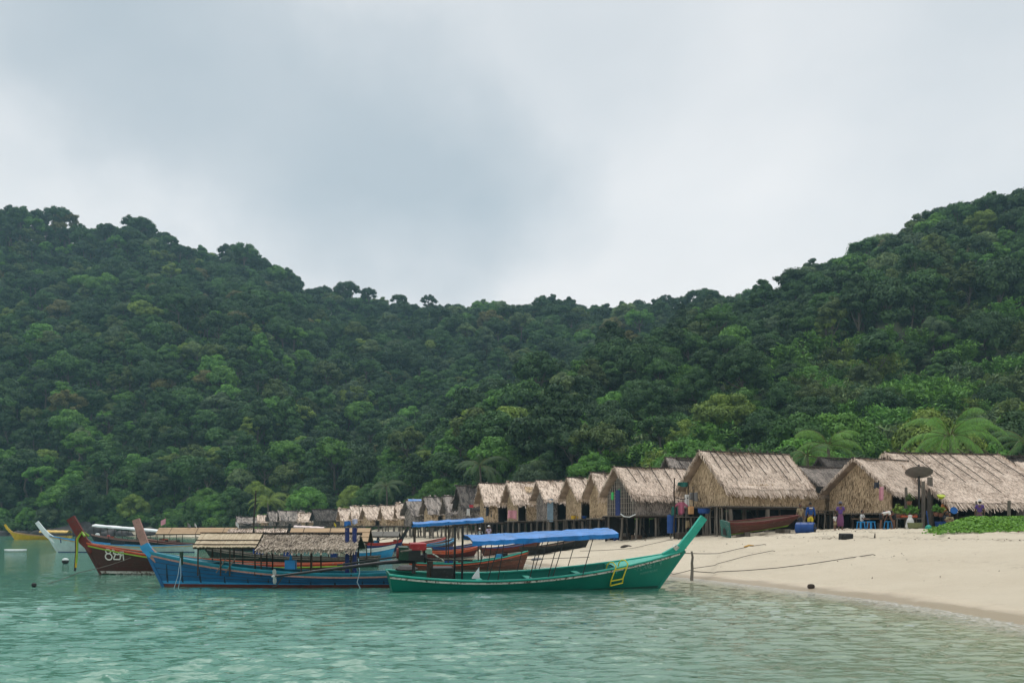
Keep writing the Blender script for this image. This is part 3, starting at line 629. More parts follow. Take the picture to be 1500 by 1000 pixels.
def thatch_material(name, cols):
    m = bpy.data.materials.new(name); m.use_nodes = True; nt = m.node_tree; N = nt.nodes.new; L = nt.links.new; b = nt.nodes['Principled BSDF']
    b.inputs['Roughness'].default_value = 0.9; b.inputs['Specular IOR Level'].default_value = 0.1
    a = N('ShaderNodeAttribute'); a.attribute_name = 'leafvar'; r = N('ShaderNodeValToRGB'); e = r.color_ramp.elements
    e[0].color = (*cols[0], 1); e[1].color = (*cols[2], 1); k = e.new(0.5); k.color = (*cols[1], 1)
    tc = N('ShaderNodeTexCoord'); n = N('ShaderNodeTexNoise'); n.inputs['Scale'].default_value = 0.9; n.inputs['Detail'].default_value = 5; L(tc.outputs['Object'], n.inputs['Vector'])
    mr = N('ShaderNodeMapRange'); mr.inputs['From Min'].default_value = 0.3; mr.inputs['From Max'].default_value = 0.7; mr.inputs['To Min'].default_value = -0.22; mr.inputs['To Max'].default_value = 0.22; L(n.outputs['Fac'], mr.inputs['Value'])
    s = N('ShaderNodeMath'); s.operation = 'ADD'; s.use_clamp = True; L(a.outputs['Fac'], s.inputs[0]); L(mr.outputs[0], s.inputs[1]); L(s.outputs[0], r.inputs[0]); L(r.outputs[0], b.inputs['Base Color'])
    return m
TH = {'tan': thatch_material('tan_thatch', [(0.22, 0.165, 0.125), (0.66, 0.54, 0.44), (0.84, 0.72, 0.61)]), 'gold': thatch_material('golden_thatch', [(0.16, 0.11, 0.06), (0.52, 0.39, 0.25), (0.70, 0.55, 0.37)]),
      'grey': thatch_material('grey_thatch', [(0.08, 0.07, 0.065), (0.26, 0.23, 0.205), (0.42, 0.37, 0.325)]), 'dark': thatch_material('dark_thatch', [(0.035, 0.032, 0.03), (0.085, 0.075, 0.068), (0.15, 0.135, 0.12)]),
      'boat': thatch_material('boat_thatch', [(0.12, 0.10, 0.08), (0.40, 0.34, 0.27), (0.58, 0.51, 0.42)])}
def blades(surf, nu, nv, ln, wd, seed, lift=0.03, inside=None, droop=0.0, ragged=0.35):
    """overlapping thatch: surf(u, v) -> (point, along, down, normal); v = 0 at the top; returns vertex array, quads and tone"""
    rng = np.random.default_rng(seed); V = []; var = []
    for j in range(nv):
        v = (j + 0.5) / nv
        for i in range(nu):
            u = (i + rng.uniform(0, 1)) / nu; vv = v + rng.uniform(-.5, .5) / nv * 0.9
            if inside and not inside(u, vv): continue
            p, a, d, n = surf(u, vv)
            l = ln * rng.uniform(1 - ragged, 1 + ragged); w = wd * rng.uniform(0.6, 1.4); sk = rng.normal(0, 0.16)
            dd = (d + a * sk); up = n * rng.uniform(0.2, 1.0) * lift
            p0 = p - dd * l * 0.45 + n * 0.01; p1 = p + dd * l * 0.55 + up + Vector((0, 0, -droop * l * rng.uniform(0.3, 1)))
            V += [p0 - a * w / 2, p0 + a * w / 2, p1 + a * w * 0.4, p1 - a * w * 0.4]; var.append(rng.uniform(0, 1) * 0.8 + 0.1)
    return V, var
def blade_obj(name, parts, m, parent):
    V = np.array([tuple(p) for vs, _ in parts for p in vs]); var = np.array([q for _, w in parts for q in w])
    Q = np.arange(len(V)).reshape(-1, 4); me = np_mesh(name, V, Q); at = me.attributes.new('leafvar', 'FLOAT', 'FACE'); at.data.foreach_set('value', var.astype(np.float32))
    o = link(name, me, m, parent); o['kind'] = 'stuff'; return o
def plane_surf(O, U, D):
    """flat sheet: O top-left corner, U along, D down"""
    O, U, D = Vector(O), Vector(U), Vector(D); a = U.normalized(); d = D.normalized(); n = a.cross(d)
    n = n if n.z > 0 or abs(n.z) < 0.05 else -n
    return lambda u, v: (O + U * u + D * v, a, d, n)

class Hull:
    def __init__(s, L=9.6, B=1.9, zb=1.2, zm=0.42, zs=0.58, draft=0.38, rake=1.05, srake=0.25, tm=0.28, bs=0.60, bow_pow=2.1, tb=0.42):
        s.__dict__.update(locals())
    def sheer(s, t):
        return s.zm + ((s.zs - s.zm) * ((s.tm - t) / s.tm) ** 2 if t < s.tm else (s.zb - s.zm) * ((t - s.tm) / (1 - s.tm)) ** 1.9)
    def half(s, t):
        if t < s.tb: k = s.bs + (1 - s.bs) * math.sin(t / s.tb * math.pi / 2)
        else: k = 1 - ((t - s.tb) / (1 - s.tb)) ** s.bow_pow
        return s.B / 2 * max(k, 0.012)
    def at(s, t, z, side=-1, inset=0.0):
        sh = s.sheer(t); v = min(max((z + s.draft) / (sh + s.draft), 0), 1.05)
        xs = -s.L / 2 + s.L * t; xk = -s.L / 2 + s.srake + (s.L - s.rake - s.srake) * t
        y = s.half(t) * (0.10 + 0.90 * v ** 0.55) if v > 0 else s.half(t) * 0.10
        return Vector((xk * (1 - v) + xs * v, side * max(y - inset, 0.004), z))
    def strip(s, lo, hi, nt=30, nv=3, inset=0.0, t0=0.0, t1=1.0):
        b = MB()
        for side in (-1, 1):
            def fn(i, j):
                t = t0 + (t1 - t0) * i; a, c = lo(t), hi(t); return s.at(t, a + (c - a) * j, side, inset)
            b.grid(fn, nt, nv)
        return b
    def rail(s, dz, w, h, out=0.02, nt=30, t1=0.985):
        """bar swept along both sides dz below the sheer, proud of the planking"""
        b = MB()
        for side in (-1, 1):
            vs = []; fs = []
            for i in range(nt + 1):
                t = t1 * i / nt; p = s.at(t, s.sheer(t) - dz, side); o = Vector((0, side, 0))
                for dy, zz in ((-w, -h), (out, -h), (out, h), (-w, h)): vs.append(p + o * dy + Vector((0, 0, zz)))
            for i in range(nt):
                for j in range(4): fs.append((i * 4 + j, i * 4 + (j + 1) % 4, i * 4 + 4 + (j + 1) % 4, i * 4 + 4 + j))
            fs += [(3, 2, 1, 0), (nt * 4, nt * 4 + 1, nt * 4 + 2, nt * 4 + 3)]; b.add(vs, fs)
        return b
def sweep(pts, ws, hs):
    """rectangular bar along a path in the x-z plane: w across (y), h in the plane"""
    pts = [Vector(p) for p in pts]; vs = []; fs = []; k = len(pts)
    for i, p in enumerate(pts):
        t = (pts[min(i + 1, k - 1)] - pts[max(i - 1, 0)]).normalized(); n = Vector((-t.z, 0, t.x))
        for a, c in ((-1, -1), (1, -1), (1, 1), (-1, 1)): vs.append(p + Vector((0, a * ws[i] / 2, 0)) + n * (c * hs[i] / 2))
    for i in range(k - 1):
        for j in range(4): fs.append((i * 4 + j, i * 4 + (j + 1) % 4, i * 4 + 4 + (j + 1) % 4, i * 4 + 4 + j))
    fs += [(3, 2, 1, 0), tuple(range(4 * k - 4, 4 * k))]
    return MB().add(vs, fs)
def make_boat(name, label, loc, rz, h, hull='blue', bottom=None, bz=0.12, stripe=None, upper=None, uw=0.18, rail='cream', inside='darkwood', prow=None, prow_pts=None, prow_w=0.10, prow_h=(0.34, 0.26, 0.24),
              deck=None, cap=None, ribs=0, thwarts=3, heel=0.0, pitch=0.0, group='wooden longtail boats', transom=None, planks=0, rail2=None):
    r = thing(name, label, 'boat', loc, rz, group); r.rotation_euler = (heel, pitch, rz)
    base = (lambda t: -h.draft); zz = base
    if bottom:
        h.strip(base, lambda t: min(bz, h.sheer(t))).build('bottom', M_[bottom], r, True); zz = lambda t: bz
    if stripe:
        h.strip(lambda t: bz, lambda t: bz + 0.10 * min(1, max(0.15, (t - 0.35) * 2)), nv=1).build('stripe', M_[stripe], r, True); zz = lambda t: bz + 0.10 * min(1, max(0.15, (t - 0.35) * 2))
    top = (lambda t: h.sheer(t) - uw) if upper else h.sheer
    hl = h.strip(zz, top, nv=5).build('hull', M_[hull], r, True)
    if planks:
        for k in range(1, planks + 1):
            b = MB(); f = k / (planks + 1)
            for side in (-1, 1):
                b.tube([h.at(t / 24, zz(t / 24) + (top(t / 24) - zz(t / 24)) * f, side, -0.004) for t in range(0, 25)], 0.007, 4)
            b.build('plank_seam', M_['darkwood'], hl)
    if upper: h.strip(top, h.sheer, nv=2, inset=-0.012).build('upper_strake', M_[upper], r, True)
    h.strip(lambda t: max(-h.draft + 0.12, -0.12), h.sheer, nv=4, inset=0.055).build('inner_planking', M_[inside], r, True)
    MB().grid(lambda i, j: h.at(i * 0.97, -0.02, -1, 0.05).lerp(h.at(i * 0.97, -0.02, 1, 0.05), j), 24, 2).build('floor_boards', M_['wood'], r)
    h.rail(0.0 if not upper else 0.0, 0.085, 0.022, 0.03).build('gunwale', M_[cap or rail], r)
    if rail: h.rail((uw if upper else 0.09), 0.03, 0.028, 0.035).build('rub_rail', M_[rail], r)
    if rail2: h.rail((uw if upper else 0.09) + 0.06, 0.03, 0.022, 0.03).build('rub_rail', M_[rail2], r)
    tp = [h.at(0, -h.draft + (h.sheer(0) + h.draft) * q / 5, 1) for q in range(6)]; tq = [Vector((p.x, -p.y, p.z)) for p in reversed(tp)]
    MB().slab([p for p in tp] + tq, (0.05, 0, 0)).build('transom', M_[transom or hull], r)
    if deck:
        MB().grid(lambda i, j: h.at(0.74 + 0.25 * i, h.sheer(0.74 + 0.25 * i) - 0.035, -1, 0.02).lerp(h.at(0.74 + 0.25 * i, h.sheer(0.74 + 0.25 * i) - 0.035, 1, 0.02), j) + Vector((0, 0, 0.05 * math.sin(j * math.pi))), 10, 4).build('foredeck', M_[deck], r, True)
        a, c = h.at(0.74, h.sheer(0.74) - 0.035, -1, 0.03), h.at(0.74, h.sheer(0.74) - 0.035, 1, 0.03); MB().bar(a + Vector((0, 0, -.08)), c + Vector((0, 0, -.08)), 0.04, 0.16).build('deck_beam', M_[deck], r)
    for k in range(ribs):
        t = 0.08 + 0.64 * k / max(ribs - 1, 1)
        for side in (-1, 1):
            MB().tube([h.at(t, z, side, 0.075) for z in np.linspace(-0.05, h.sheer(t) - 0.03, 4)], 0.028, 4).build('rib', M_[inside], r)
    for k in range(thwarts):
        t = 0.14 + 0.5 * k / max(thwarts - 1, 1); z = h.sheer(t) - 0.16
        MB().bar(h.at(t, z, -1, 0.06), h.at(t, z, 1, 0.06), 0.20, 0.035).build('thwart', M_[deck or inside], r)
    if prow:
        pts = prow_pts or [(-0.55, -0.28), (0.05, 0.12), (0.32, 0.62), (0.62, 1.08)]
        P3 = [Vector((h.L / 2 + a, 0, h.zb + z)) for a, z in pts]; k = len(P3)
        hs = [prow_h[0] + (prow_h[2] - prow_h[0]) * i / (k - 1) for i in range(k)]
        sweep(P3, [prow_w] * k, hs).build('prow_post', M_[prow], r)
        # stem timber down to the keel
        sweep([h.at(1.0, z, 1) * 1.0 for z in (-h.draft, 0.0, h.zb * 0.5, h.zb - 0.02)], [0.07] * 4, [0.10] * 4).build('stem', M_[hull], r)
    return r
def tarp_roof(r, x0, x1, w, z0, z1, m, crown=0.16, drop=0.16, name='canopy', sag=0.03, seed=1):
    """cloth stretched over hoops, with a turned-down edge"""
    rg = random.Random(seed); nx, ny = 26, 10; off = [[rg.uniform(-1, 1) for _ in range(ny + 1)] for _ in range(nx + 1)]
    def fn(i, j):
        s_ = j * 2 - 1; x = x0 + (x1 - x0) * i; z = z0 + (z1 - z0) * i
        ii, jj = round(i * nx), round(j * ny)
        if abs(s_) > 0.79: y = w / 2 * (1 if s_ > 0 else -1) * (1 + 0.01 * off[ii][jj]); zc = -drop * (abs(s_) - 0.8) / 0.2
        else: y = w / 2 * s_ / 0.8; zc = crown * (1 - (s_ / 0.8) ** 2)
        return Vector((x, y, z + zc - sag * abs(math.sin(i * math.pi * 4)) * (1.2 - abs(s_)) + 0.016 * off[ii][jj]))
    o = MB().grid(fn, nx, ny).build(name, m, r, False); sm = o.modifiers.new('thick', 'SOLIDIFY'); sm.thickness = 0.012
    for k in range(5):
        i = k / 4; b = MB(); b.tube([fn(i, j / 10) + Vector((0, 0, -0.03)) for j in range(1, 10)], 0.018, 5).build('canopy_hoop', M_['steel'], r)
    return o
def post(r, a, b, rad=0.03, m='steel', name='canopy_post', n=6):
    return MB().tube([a, b], rad, n).build(name, M_[m], r)
def engine(r, at, yaw=0.0, shaft=4.6, dz=-0.62, scale=1.0):
    """long-tail engine on its turning post; shaft reaches aft (-x)"""
    e = at; x, y, z = e
    MB().lathe((x, y, z - 0.42), [(0.07, 0), (0.05, 0.1), (0.05, 0.32), (0.09, 0.36)], 8).build('engine_mount', M_['steel'], r)
    blk = MB(); blk.box((x - 0.02, y, z + 0.18), (0.42, 0.40, 0.36)); blk.box((x + 0.18, y, z + 0.05), (0.3, 0.30, 0.22)); blk.lathe((x + 0.35, y, z + 0.1), [(0.16, -0.05), (0.2, -0.03), (0.2, 0.03), (0.16, 0.05)], 12, 'X')
    b = blk.build('engine_block', M_['steel'], r)
    MB().box((x - 0.34, y, z + 0.22), (0.30, 0.42, 0.40)).build('radiator', M_['enggreen'], b)
    MB().box((x + 0.12, y, z + 0.43), (0.50, 0.42, 0.20)).build('fuel_tank', M_['engred'], b); MB().box((x + 0.45, y, z + 0.28), (0.22, 0.26, 0.16)).build('air_filter', mat('pale_green_plastic', (0.25, 0.38, 0.30), 0.5), b)
    MB().lathe((x - 0.52, y - 0.02, z + 0.22), [(0.17, -0.02), (0.17, 0.03), (0.03, 0.035)], 12, 'X').build('pulley', M_['maroon'], b)
    MB().tube([(x - 0.1, y - 0.25, z + 0.35), (x - 0.45, y - 0.28, z + 0.30)], 0.03, 6).build('exhaust', M_['greywood'], b)
    cs, sn = math.cos(yaw), math.sin(yaw); end = Vector((x - shaft * cs, y - shaft * sn, z + dz))
    s = MB().tube([(x + 0.1, y, z - 0.02), (x - 0.9 * cs, y - 0.9 * sn, z - 0.10), end], [0.075, 0.062, 0.035], 8).build('propeller_shaft', M_['steel'], r)
    MB().tube([Vector((x - 0.4, y, z + 0.12)), Vector((x - shaft * 0.55 * cs, y - shaft * 0.55 * sn, z + dz * 0.45 + 0.06))], 0.03, 6).build('brace_rod', M_['steel'], s)
    pr = MB()
    for k in range(2):
        sg = 1 if k == 0 else -1
        ar = [(-.02, .0), (-.055, .09), (-.06, .18), (-.02, .25), (.03, .22), (.05, .13), (.03, .0)]
        pr.add([end + Vector((u * sg, (.05 if u > 0 else -.04) * sg, w * sg)) for u, w in ar], [tuple(range(7))])
    pr.lathe(end, [(0.02, -0.09), (0.04, -0.05), (0.04, 0.06), (0.02, 0.08)], 8, 'X'); pp = pr.build('propeller', M_['prop'], r); sm = pp.modifiers.new('t', 'SOLIDIFY'); sm.thickness = 0.012
    MB().tube([end + Vector((0.25, 0, -0.02)), end + Vector((0.06, 0, -0.30)), end + Vector((-0.06, 0, -0.34))], 0.018, 5).build('skeg', M_['steel'], s)
    MB().tube([(x + 0.4, y, z), (x + 1.1, y + 0.05, z - 0.02), (x + 1.9, y + 0.1, z - 0.05)], [0.035, 0.03, 0.025], 6).build('tiller_bar', M_['steel'], r)
    MB().tube([(x + 0.42, y - 0.1, z + 0.30), (x + 0.95, y - 0.12, z - 0.02)], 0.022, 6).build('throttle_rod', M_['cream'], r)
def hull_text(r, h, strokes, x0, z0, sx, sz, m, name='lettering', wd=0.05, side=-1, lean=0.0):
    """brush strokes laid on the planking: strokes are polylines in (right, up) letter units; one mesh per glyph"""
    for k, glyph in enumerate(strokes):
        b = MB()
        for st in glyph:
            pts = []
            for (u, v) in st:
                X = x0 + u * sx; Z = z0 + v * sz + lean * u * sx
                t = 0.5
                for _ in range(12):
                    p = h.at(t, Z, side); t += (X - p.x) / h.L
                pts.append(h.at(t, Z, side, -0.012))
            for a, c in zip(pts[:-1], pts[1:]):
                d = (c - a); 
                if d.length < 1e-5: continue
                d.normalize(); n = Vector((0, side, 0)); w = d.cross(n).normalized() * wd / 2; e = d * wd * 0.3
                b.add([a - e - w, c + e - w, c + e + w, a - e + w], [(0, 1, 2, 3)])
        b.build(name, M_[m], r)
def ring(cx, cy, rx, ry, n=12, a0=0, a1=360):
    return [(cx + rx * math.cos(math.radians(a0 + (a1 - a0) * i / n)), cy + ry * math.sin(math.radians(a0 + (a1 - a0) * i / n))) for i in range(n + 1)]

# ---- green boat in front
hg = Hull(L=9.95, B=1.85, zb=1.24, zm=0.42, zs=0.60, draft=0.36, rake=1.15, srake=0.22, tm=0.30, bs=0.62)
gm = math.radians(13)
green = make_boat('longtail_boat', 'emerald green longtail boat with large blue canopy, nearest in the water', (0.93, 32.35, 0.0), gm, hg, hull='green', upper=None, rail='cream', cap='teal', inside='green', prow='teal', deck='teal', ribs=9, thwarts=4,
                  heel=math.radians(5.5), prow_pts=[(-0.75, -0.22), (-0.15, 0.10), (0.22, 0.55), (0.62, 1.10)], prow_w=0.13, prow_h=(0.28, 0.22, 0.24))
MB().box((4.62, 0, 1.33), (0.16, 0.17, 0.14), rot=Matrix.Rotation(-0.8, 3, 'Y')).build('prow_binding', M_['cream'], green)
tarp_roof(green, -2.45, 2.30, 1.75, 1.66, 1.90, M_['tarp'], crown=0.07, drop=0.15, seed=5)
for i, (xa, xb) in enumerate(((-1.95, -1.55), (-1.62, -1.42), (-0.60, -0.30), (0.0, 0.35), (0.15, 0.55), (1.15, 1.5))):
    for sd in (-1, 1): post(green, (xa, sd * 0.86, hg.sheer(0.5 + xa / hg.L) - 0.02), (xb, sd * 0.84, 1.66 + (xb + 2.45) * 0.05), 0.014)
MB().tube([(-1.8, -0.86, 1.05), (1.35, -0.86, 1.14)], 0.01, 5).build('side_wire', M_['steel'], green)
for xx in (-2.75, -2.50): post(green, (xx, 0.55, 0.2), (xx, 0.55, 2.05), 0.035)
MB().bar((-2.85, 0.55, 2.0), (-2.3, 0.55, 2.05), 0.06).build('crossbar', M_['darkwood'], green)
engine(green, (-4.15, 0.0, 0.98), math.radians(-11), 4.35, -0.60)
MB().box((-3.25, 0.1, 0.52), (0.70, 0.5, 0.42)).build('storage_box', M_['black'], green); MB().box((-3.62, 0.1, 0.62), (0.16, 0.3, 0.62)).build('engine_post', M_['darkwood'], green)
MB().lathe((-4.3, 0.55, 0.60), [(0.36, 0), (0.35, 0.04), (0.22, 0.12), (0.03, 0.15)], 14).build('engine_hood', M_['black'], green)
MB().add([(-2.35, -0.4, 0.42), (-2.1, -0.4, 0.42), (-2.12, -0.35, 0.78), (-2.3, -0.1, 0.42)], [(0, 1, 2), (1, 3, 2), (0, 2, 3), (0, 3, 1)]).build('canvas_peak', M_['white'], green)
hg.strip(lambda t: -0.30, lambda t: 0.05, nv=1, inset=-0.006).build('weed_line', mat('green_water_stain', (0.006, 0.07, 0.05), 0.6, 0.4, 3), green, True)
# lettering on the bow
SEG = {'P': [[(0, 0), (0, 1), (.5, 1), (.6, .75), (.5, .5), (0, .5)]], 'L': [[(0, 1), (0, 0), (.5, 0)]], 'A': [[(0, 0), (.3, 1), (.6, 0)], [(.12, .4), (.48, .4)]], 'N': [[(0, 0), (0, 1), (.55, 0), (.55, 1)]], 'E': [[(.5, 1), (0, 1), (0, 0), (.5, 0)], [(0, .5), (.4, .5)]], 'T': [[(0, 1), (.6, 1)], [(.3, 1), (.3, 0)]],
       '9': [ring(.3, .7, .26, .28), [(.56, .7), (.5, 0)]], '-': [[(.05, .5), (.4, .5)]]}
gl = []
for i, ch in enumerate('-PLANET 9'):
    if ch in SEG: gl.append([[(u * 0.8 + i * 0.72, v) for u, v in st] for st in SEG[ch]])
hull_text(green, hg, gl, 3.02, 0.60, 0.165, 0.17, 'faint', wd=0.022, lean=0.16)
hull_text(green, hg, [[[(0.3 + q * 0.6, 0), (0.3 + q * 0.6, 0.5), (0.6 + q * 0.6, 0.55), (0.62 + q * 0.6, 0.05)]] for q in range(8)], 3.25, 0.46, 0.14, 0.12, 'faint', wd=0.016, lean=0.16)
# ladder hung on the green gunwale
def ladder():
    r = thing('boat_ladder', 'yellow steel boarding ladder hooked over the green gunwale', 'ladder', (0, 0, 0)); r.location = green.matrix_basis @ Vector((2.66, 0, 0)) if False else green.location; r.rotation_euler = green.rotation_euler
    def q(t, z, o): p = hg.at(t, min(z, hg.sheer(t)), -1); return Vector((p.x, p.y - o, z))
    rails = []
    for t0 in (0.722, 0.765):
        s = hg.sheer(t0); p = [q(t0 - .012, s - .06, -.24), q(t0 - .012, s + .10, -.24), q(t0 - .005, s + .19, -.17), q(t0 + .003, s + .19, -.06), q(t0 + .010, s + .08, .05), q(t0 + .03, s - .40, .10), q(t0 + .042, 0.16 + (t0 - .72) * 2.0, .16)]
        MB().tube(p, 0.021, 8).build('rail', M_['lyellow'], r, True); rails.append(p)
    for f in (0.12, 0.55, 1.0):
        a = rails[0][4].lerp(rails[0][5], f * 2) if f < 0.5 else rails[0][5].lerp(rails[0][6], f * 2 - 1); b = rails[1][4].lerp(rails[1][5], f * 2) if f < 0.5 else rails[1][5].lerp(rails[1][6], f * 2 - 1)
        MB().bar(a, b, 0.06, 0.03).build('rung', M_['lyellow'], r)
ladder()

# ---- blue boat with thatched roof
hb = Hull(L=9.0, B=1.8, zb=1.20, zm=0.47, zs=0.52, draft=0.36, rake=0.75, srake=0.15, tm=0.25, bs=0.66)
bx, by = -7.85, 33.6
blue = make_boat('longtail_boat', 'blue longtail boat with pink prow and thatched roof', (bx, by, 0), math.pi, hb, hull='blue', bottom='antifoul', bz=0.10, stripe='lblue', upper='tblue', uw=0.13, rail='pink', cap='tblue', inside='tblue', prow='pink', deck='tblue', ribs=0, planks=3, thwarts=3,
                 prow_pts=[(-0.42, -0.30), (-0.02, 0.08), (0.16, 0.55), (0.34, 1.06)], prow_w=0.12, prow_h=(0.28, 0.26, 0.24))
sweep([(4.56, 0, 1.42), (4.48, 0, 1.27), (4.28, 0, 1.06)], [0.135] * 3, [0.30, 0.31, 0.26]).build('prow_foot', M_['lblue'], blue)
for k, x in enumerate((3.75, 3.2, 2.55, 1.7, 0.9, 0.2, -0.5, -1.2, -2.0, -2.9, -3.6)):     # stained frames showing through the planking
    rg = random.Random(k); b = MB(); zt = (hb.sheer((x + 4.5) / 9.0) - 0.2) * rg.uniform(.6, .95)
    def vp(dx, z):
        t = (x + 4.5) / 9.0
        for _ in range(8): t += (x + dx - hb.at(t, z, 1).x) / hb.L
        return hb.at(t, z, 1, -.006)
    b.add([vp(-.012, zt), vp(.008, zt), vp(.026 + rg.uniform(0, .02), 0.5 * zt), vp(.03, 0.16), vp(-.028, 0.14), vp(-.022, 0.55 * zt)], [(0, 1, 2, 3, 4, 5)])
    b.build('frame_stain', mat('rust_and_weed_stain', (0.018, 0.045, 0.07), 0.9, 0.6, 8), blue)
def pt_b(px, py, Y): p = P(px, py, Y); return Vector((-(p.x - bx), -(p.y - by), p.z))     # photo point into the turned boat's frame
def gable_roof(r, x0, x1, half, ze, zr, near=1):
    """slabs of a low two-sided roof; returns the two slopes (O, U, D)"""
    out = []
    for sd in (1, -1):
        O = Vector((x0, 0, zr)); U = Vector((x1 - x0, 0, 0)); D = Vector((0, sd * half, ze - zr)); out.append((O, U, D))
        n = U.cross(D).normalized(); n = n if n.z > 0 else -n
        MB().slab([O, O + U, O + U + D, O + D], n * -0.05).build('roof_board', M_['darkwood'], r)
    return out
# bamboo-slat half of the roof (towards the bow) and thatched half (towards the stern)
for (O, U, D) in gable_roof(blue, 0.55, 2.62, 0.95, 1.33, 1.78):
    b = MB(); n = U.cross(D).normalized(); n = n if n.z > 0 else -n; rg = random.Random(8)
    for k in range(46):
        c = O + U * ((k + 0.5) / 46); w = U.length / 46 * 0.43
        b.slab([c - U.normalized() * w + D * rg.uniform(-.02, .01) + n * .012, c + U.normalized() * w + n * .012, c + U.normalized() * w + D * rg.uniform(.97, 1.04) + n * .012, c - U.normalized() * w + D * rg.uniform(.97, 1.04) + n * .012], n * rg.uniform(.012, .03))
    q = b.build('bamboo_slats', M_['bamboo'], blue); q['kind'] = 'stuff'
    for f in (0.03, 0.55, 0.86): MB().bar(O + D * f + n * .05 - U * .02, O + U * 1.02 + D * f + n * .05, 0.035, 0.03).build('batten', M_['darkwood'], blue)
bl = []
for i, (O, U, D) in enumerate(gable_roof(blue, -2.75, 0.50, 1.0, 1.30, 1.74)):
    bl.append(blades(plane_surf(O, U, D * 1.06), 150, 9, 0.24, 0.035, 30 + i, lift=0.07)); bl.append(blades(plane_surf(O + D * 0.92, U, D * 0.12), 150, 2, 0.26, 0.03, 35 + i, 0.04, droop=0.5))
blade_obj('roof_thatch', bl, TH['boat'], blue)
b = MB(); [b.tube([(-2.8 + k * 0.55, random.Random(k).uniform(-.05, .05), 1.78), (-2.8 + k * 0.55 + 0.7, random.Random(k + 9).uniform(-.05, .05), 1.80)], 0.035, 5) for k in range(6)]; b.build('ridge_bundle', TH['dark'], blue)
for x in (2.5, 1.75, 1.45, 0.62, 0.42, -0.9, -1.25, -2.55):
    for sd in (1, -1): post(blue, (x, sd * 0.80, 0.40), (x, sd * 0.78, 1.42), 0.028, 'darkwood', 'roof_post')
for x in (1.9, 1.6): MB().tube([(x, 0.8, 0.5), (x - 0.35, 0.8, 1.0)], 0.018, 5).build('rail_brace', M_['greywood'], blue)
MB().tube([(2.4, 0.8, 0.98), (0.5, 0.8, 0.98)], 0.015, 5).build('side_rail', M_['greywood'], blue)
for x in (-2.38, -2.62): post(blue, (x, 0.55, 0.3), (x, 0.55, 1.98), 0.075, 'navy', 'mooring_post', 8)
MB().box((-0.45, 0.3, 0.75), (0.34, 0.3, 0.3)).lathe((-0.45, 0.3, 0.9), [(0.07, 0), (0.04, 0.08), (0.02, 0.2)], 8).build('water_jug', M_['plastic_sky'], blue)
MB().tube([(3.05, 0.78, 0.75), (3.05, 0.78, 1.2)], 0.06, 7).build('bollard', M_['enggreen'], blue)
MB().tube([(3.05, 0.86, 1.0), (3.1, 0.98, 0.4), (3.22, 1.0, 0.0)], 0.012, 4).build('hanging_rope', M_['lrope'], blue); MB().tube([(3.05, 0.86, 1.0), (3.0, 0.98, 0.4), (3.08, 1.0, 0.0)], 0.012, 4).build('hanging_rope', M_['lrope'], blue)
MB().tube([(-2.8, 0.88, 0.98), (-2.85, 0.95, 0.5), (-2.78, 1.0, 0.2), (-2.88, 1.0, 0.0)], 0.018, 4).build('hanging_rope', M_['lrope'], blue)

# ---- red-brown boat with painted number
hn = Hull(L=11.0, B=2.0, zb=1.36, zm=0.45, zs=0.50, draft=0.36, rake=0.95, srake=0.1, tm=0.22, bs=0.45)
brown = make_boat('longtail_boat', 'red-brown longtail boat numbered 88 with lime green rail', (-12.55, 41.9, 0), math.pi, hn, hull='brown', bottom='cream', bz=0.15, upper='red', uw=0.12, rail='lime', cap='orange', inside='oldteal', prow='maroon', thwarts=3, planks=3,
                  prow_pts=[(-0.45, -0.35), (-0.02, 0.05), (0.18, 0.45), (0.52, 1.02)], prow_w=0.14, prow_h=(0.34, 0.3, 0.36))
hn.strip(lambda t: -0.36, lambda t: 0.05, nv=1, inset=-0.006).build('weed_line', M_['enggreen'], brown, True)
e8 = [ring(.5, 1.28, .32, .36), ring(.5, .48, .44, .46)]
g2 = [ring(1.22, 1.38, .13, .13), [(1.25, 1.25), (1.18, .95), (1.45, .9), (1.15, .3), (1.15, .1), (1.9, .1), (2.0, .35)], [(1.5, .85), (1.75, .8)]]
g3 = [ring(2.15, 1.1, .16, .14), [(1.8, 1.2), (1.85, .85), (2.05, .8), (2.0, .45), (2.2, .75), (2.42, .8)], ring(2.42, 1.15, .1, .12), [(2.42, .95), (2.4, .45), (2.38, -.05)]]
hull_text(brown, hn, [e8, g2, g3], 4.5, 0.62, -0.36, 0.29, 'ink', wd=0.048, side=1)
ribb = MB()
for k, (c, z1) in enumerate((('lime', 0.35), ('yellow', 0.15), ('black', 0.0))):
    b = MB(); x = 5.62 + 0.03 * k; b.tube([(x - 0.1, 0.12, 1.75), (x + 0.05, 0.16, 1.5), (x + 0.06, 0.14, 1.1 - .1 * k), (x + 0.1, 0.15, z1 + 0.15)], [0.03, 0.045, 0.04, 0.05], 5).build('prow_ribbon', M_[c], brown)
MB().tube([(5.35, 0.2, 1.62), (5.6, -0.0, 1.85), (5.35, -0.2, 1.62)], 0.05, 6).build('prow_wrap', M_['lime'], brown)

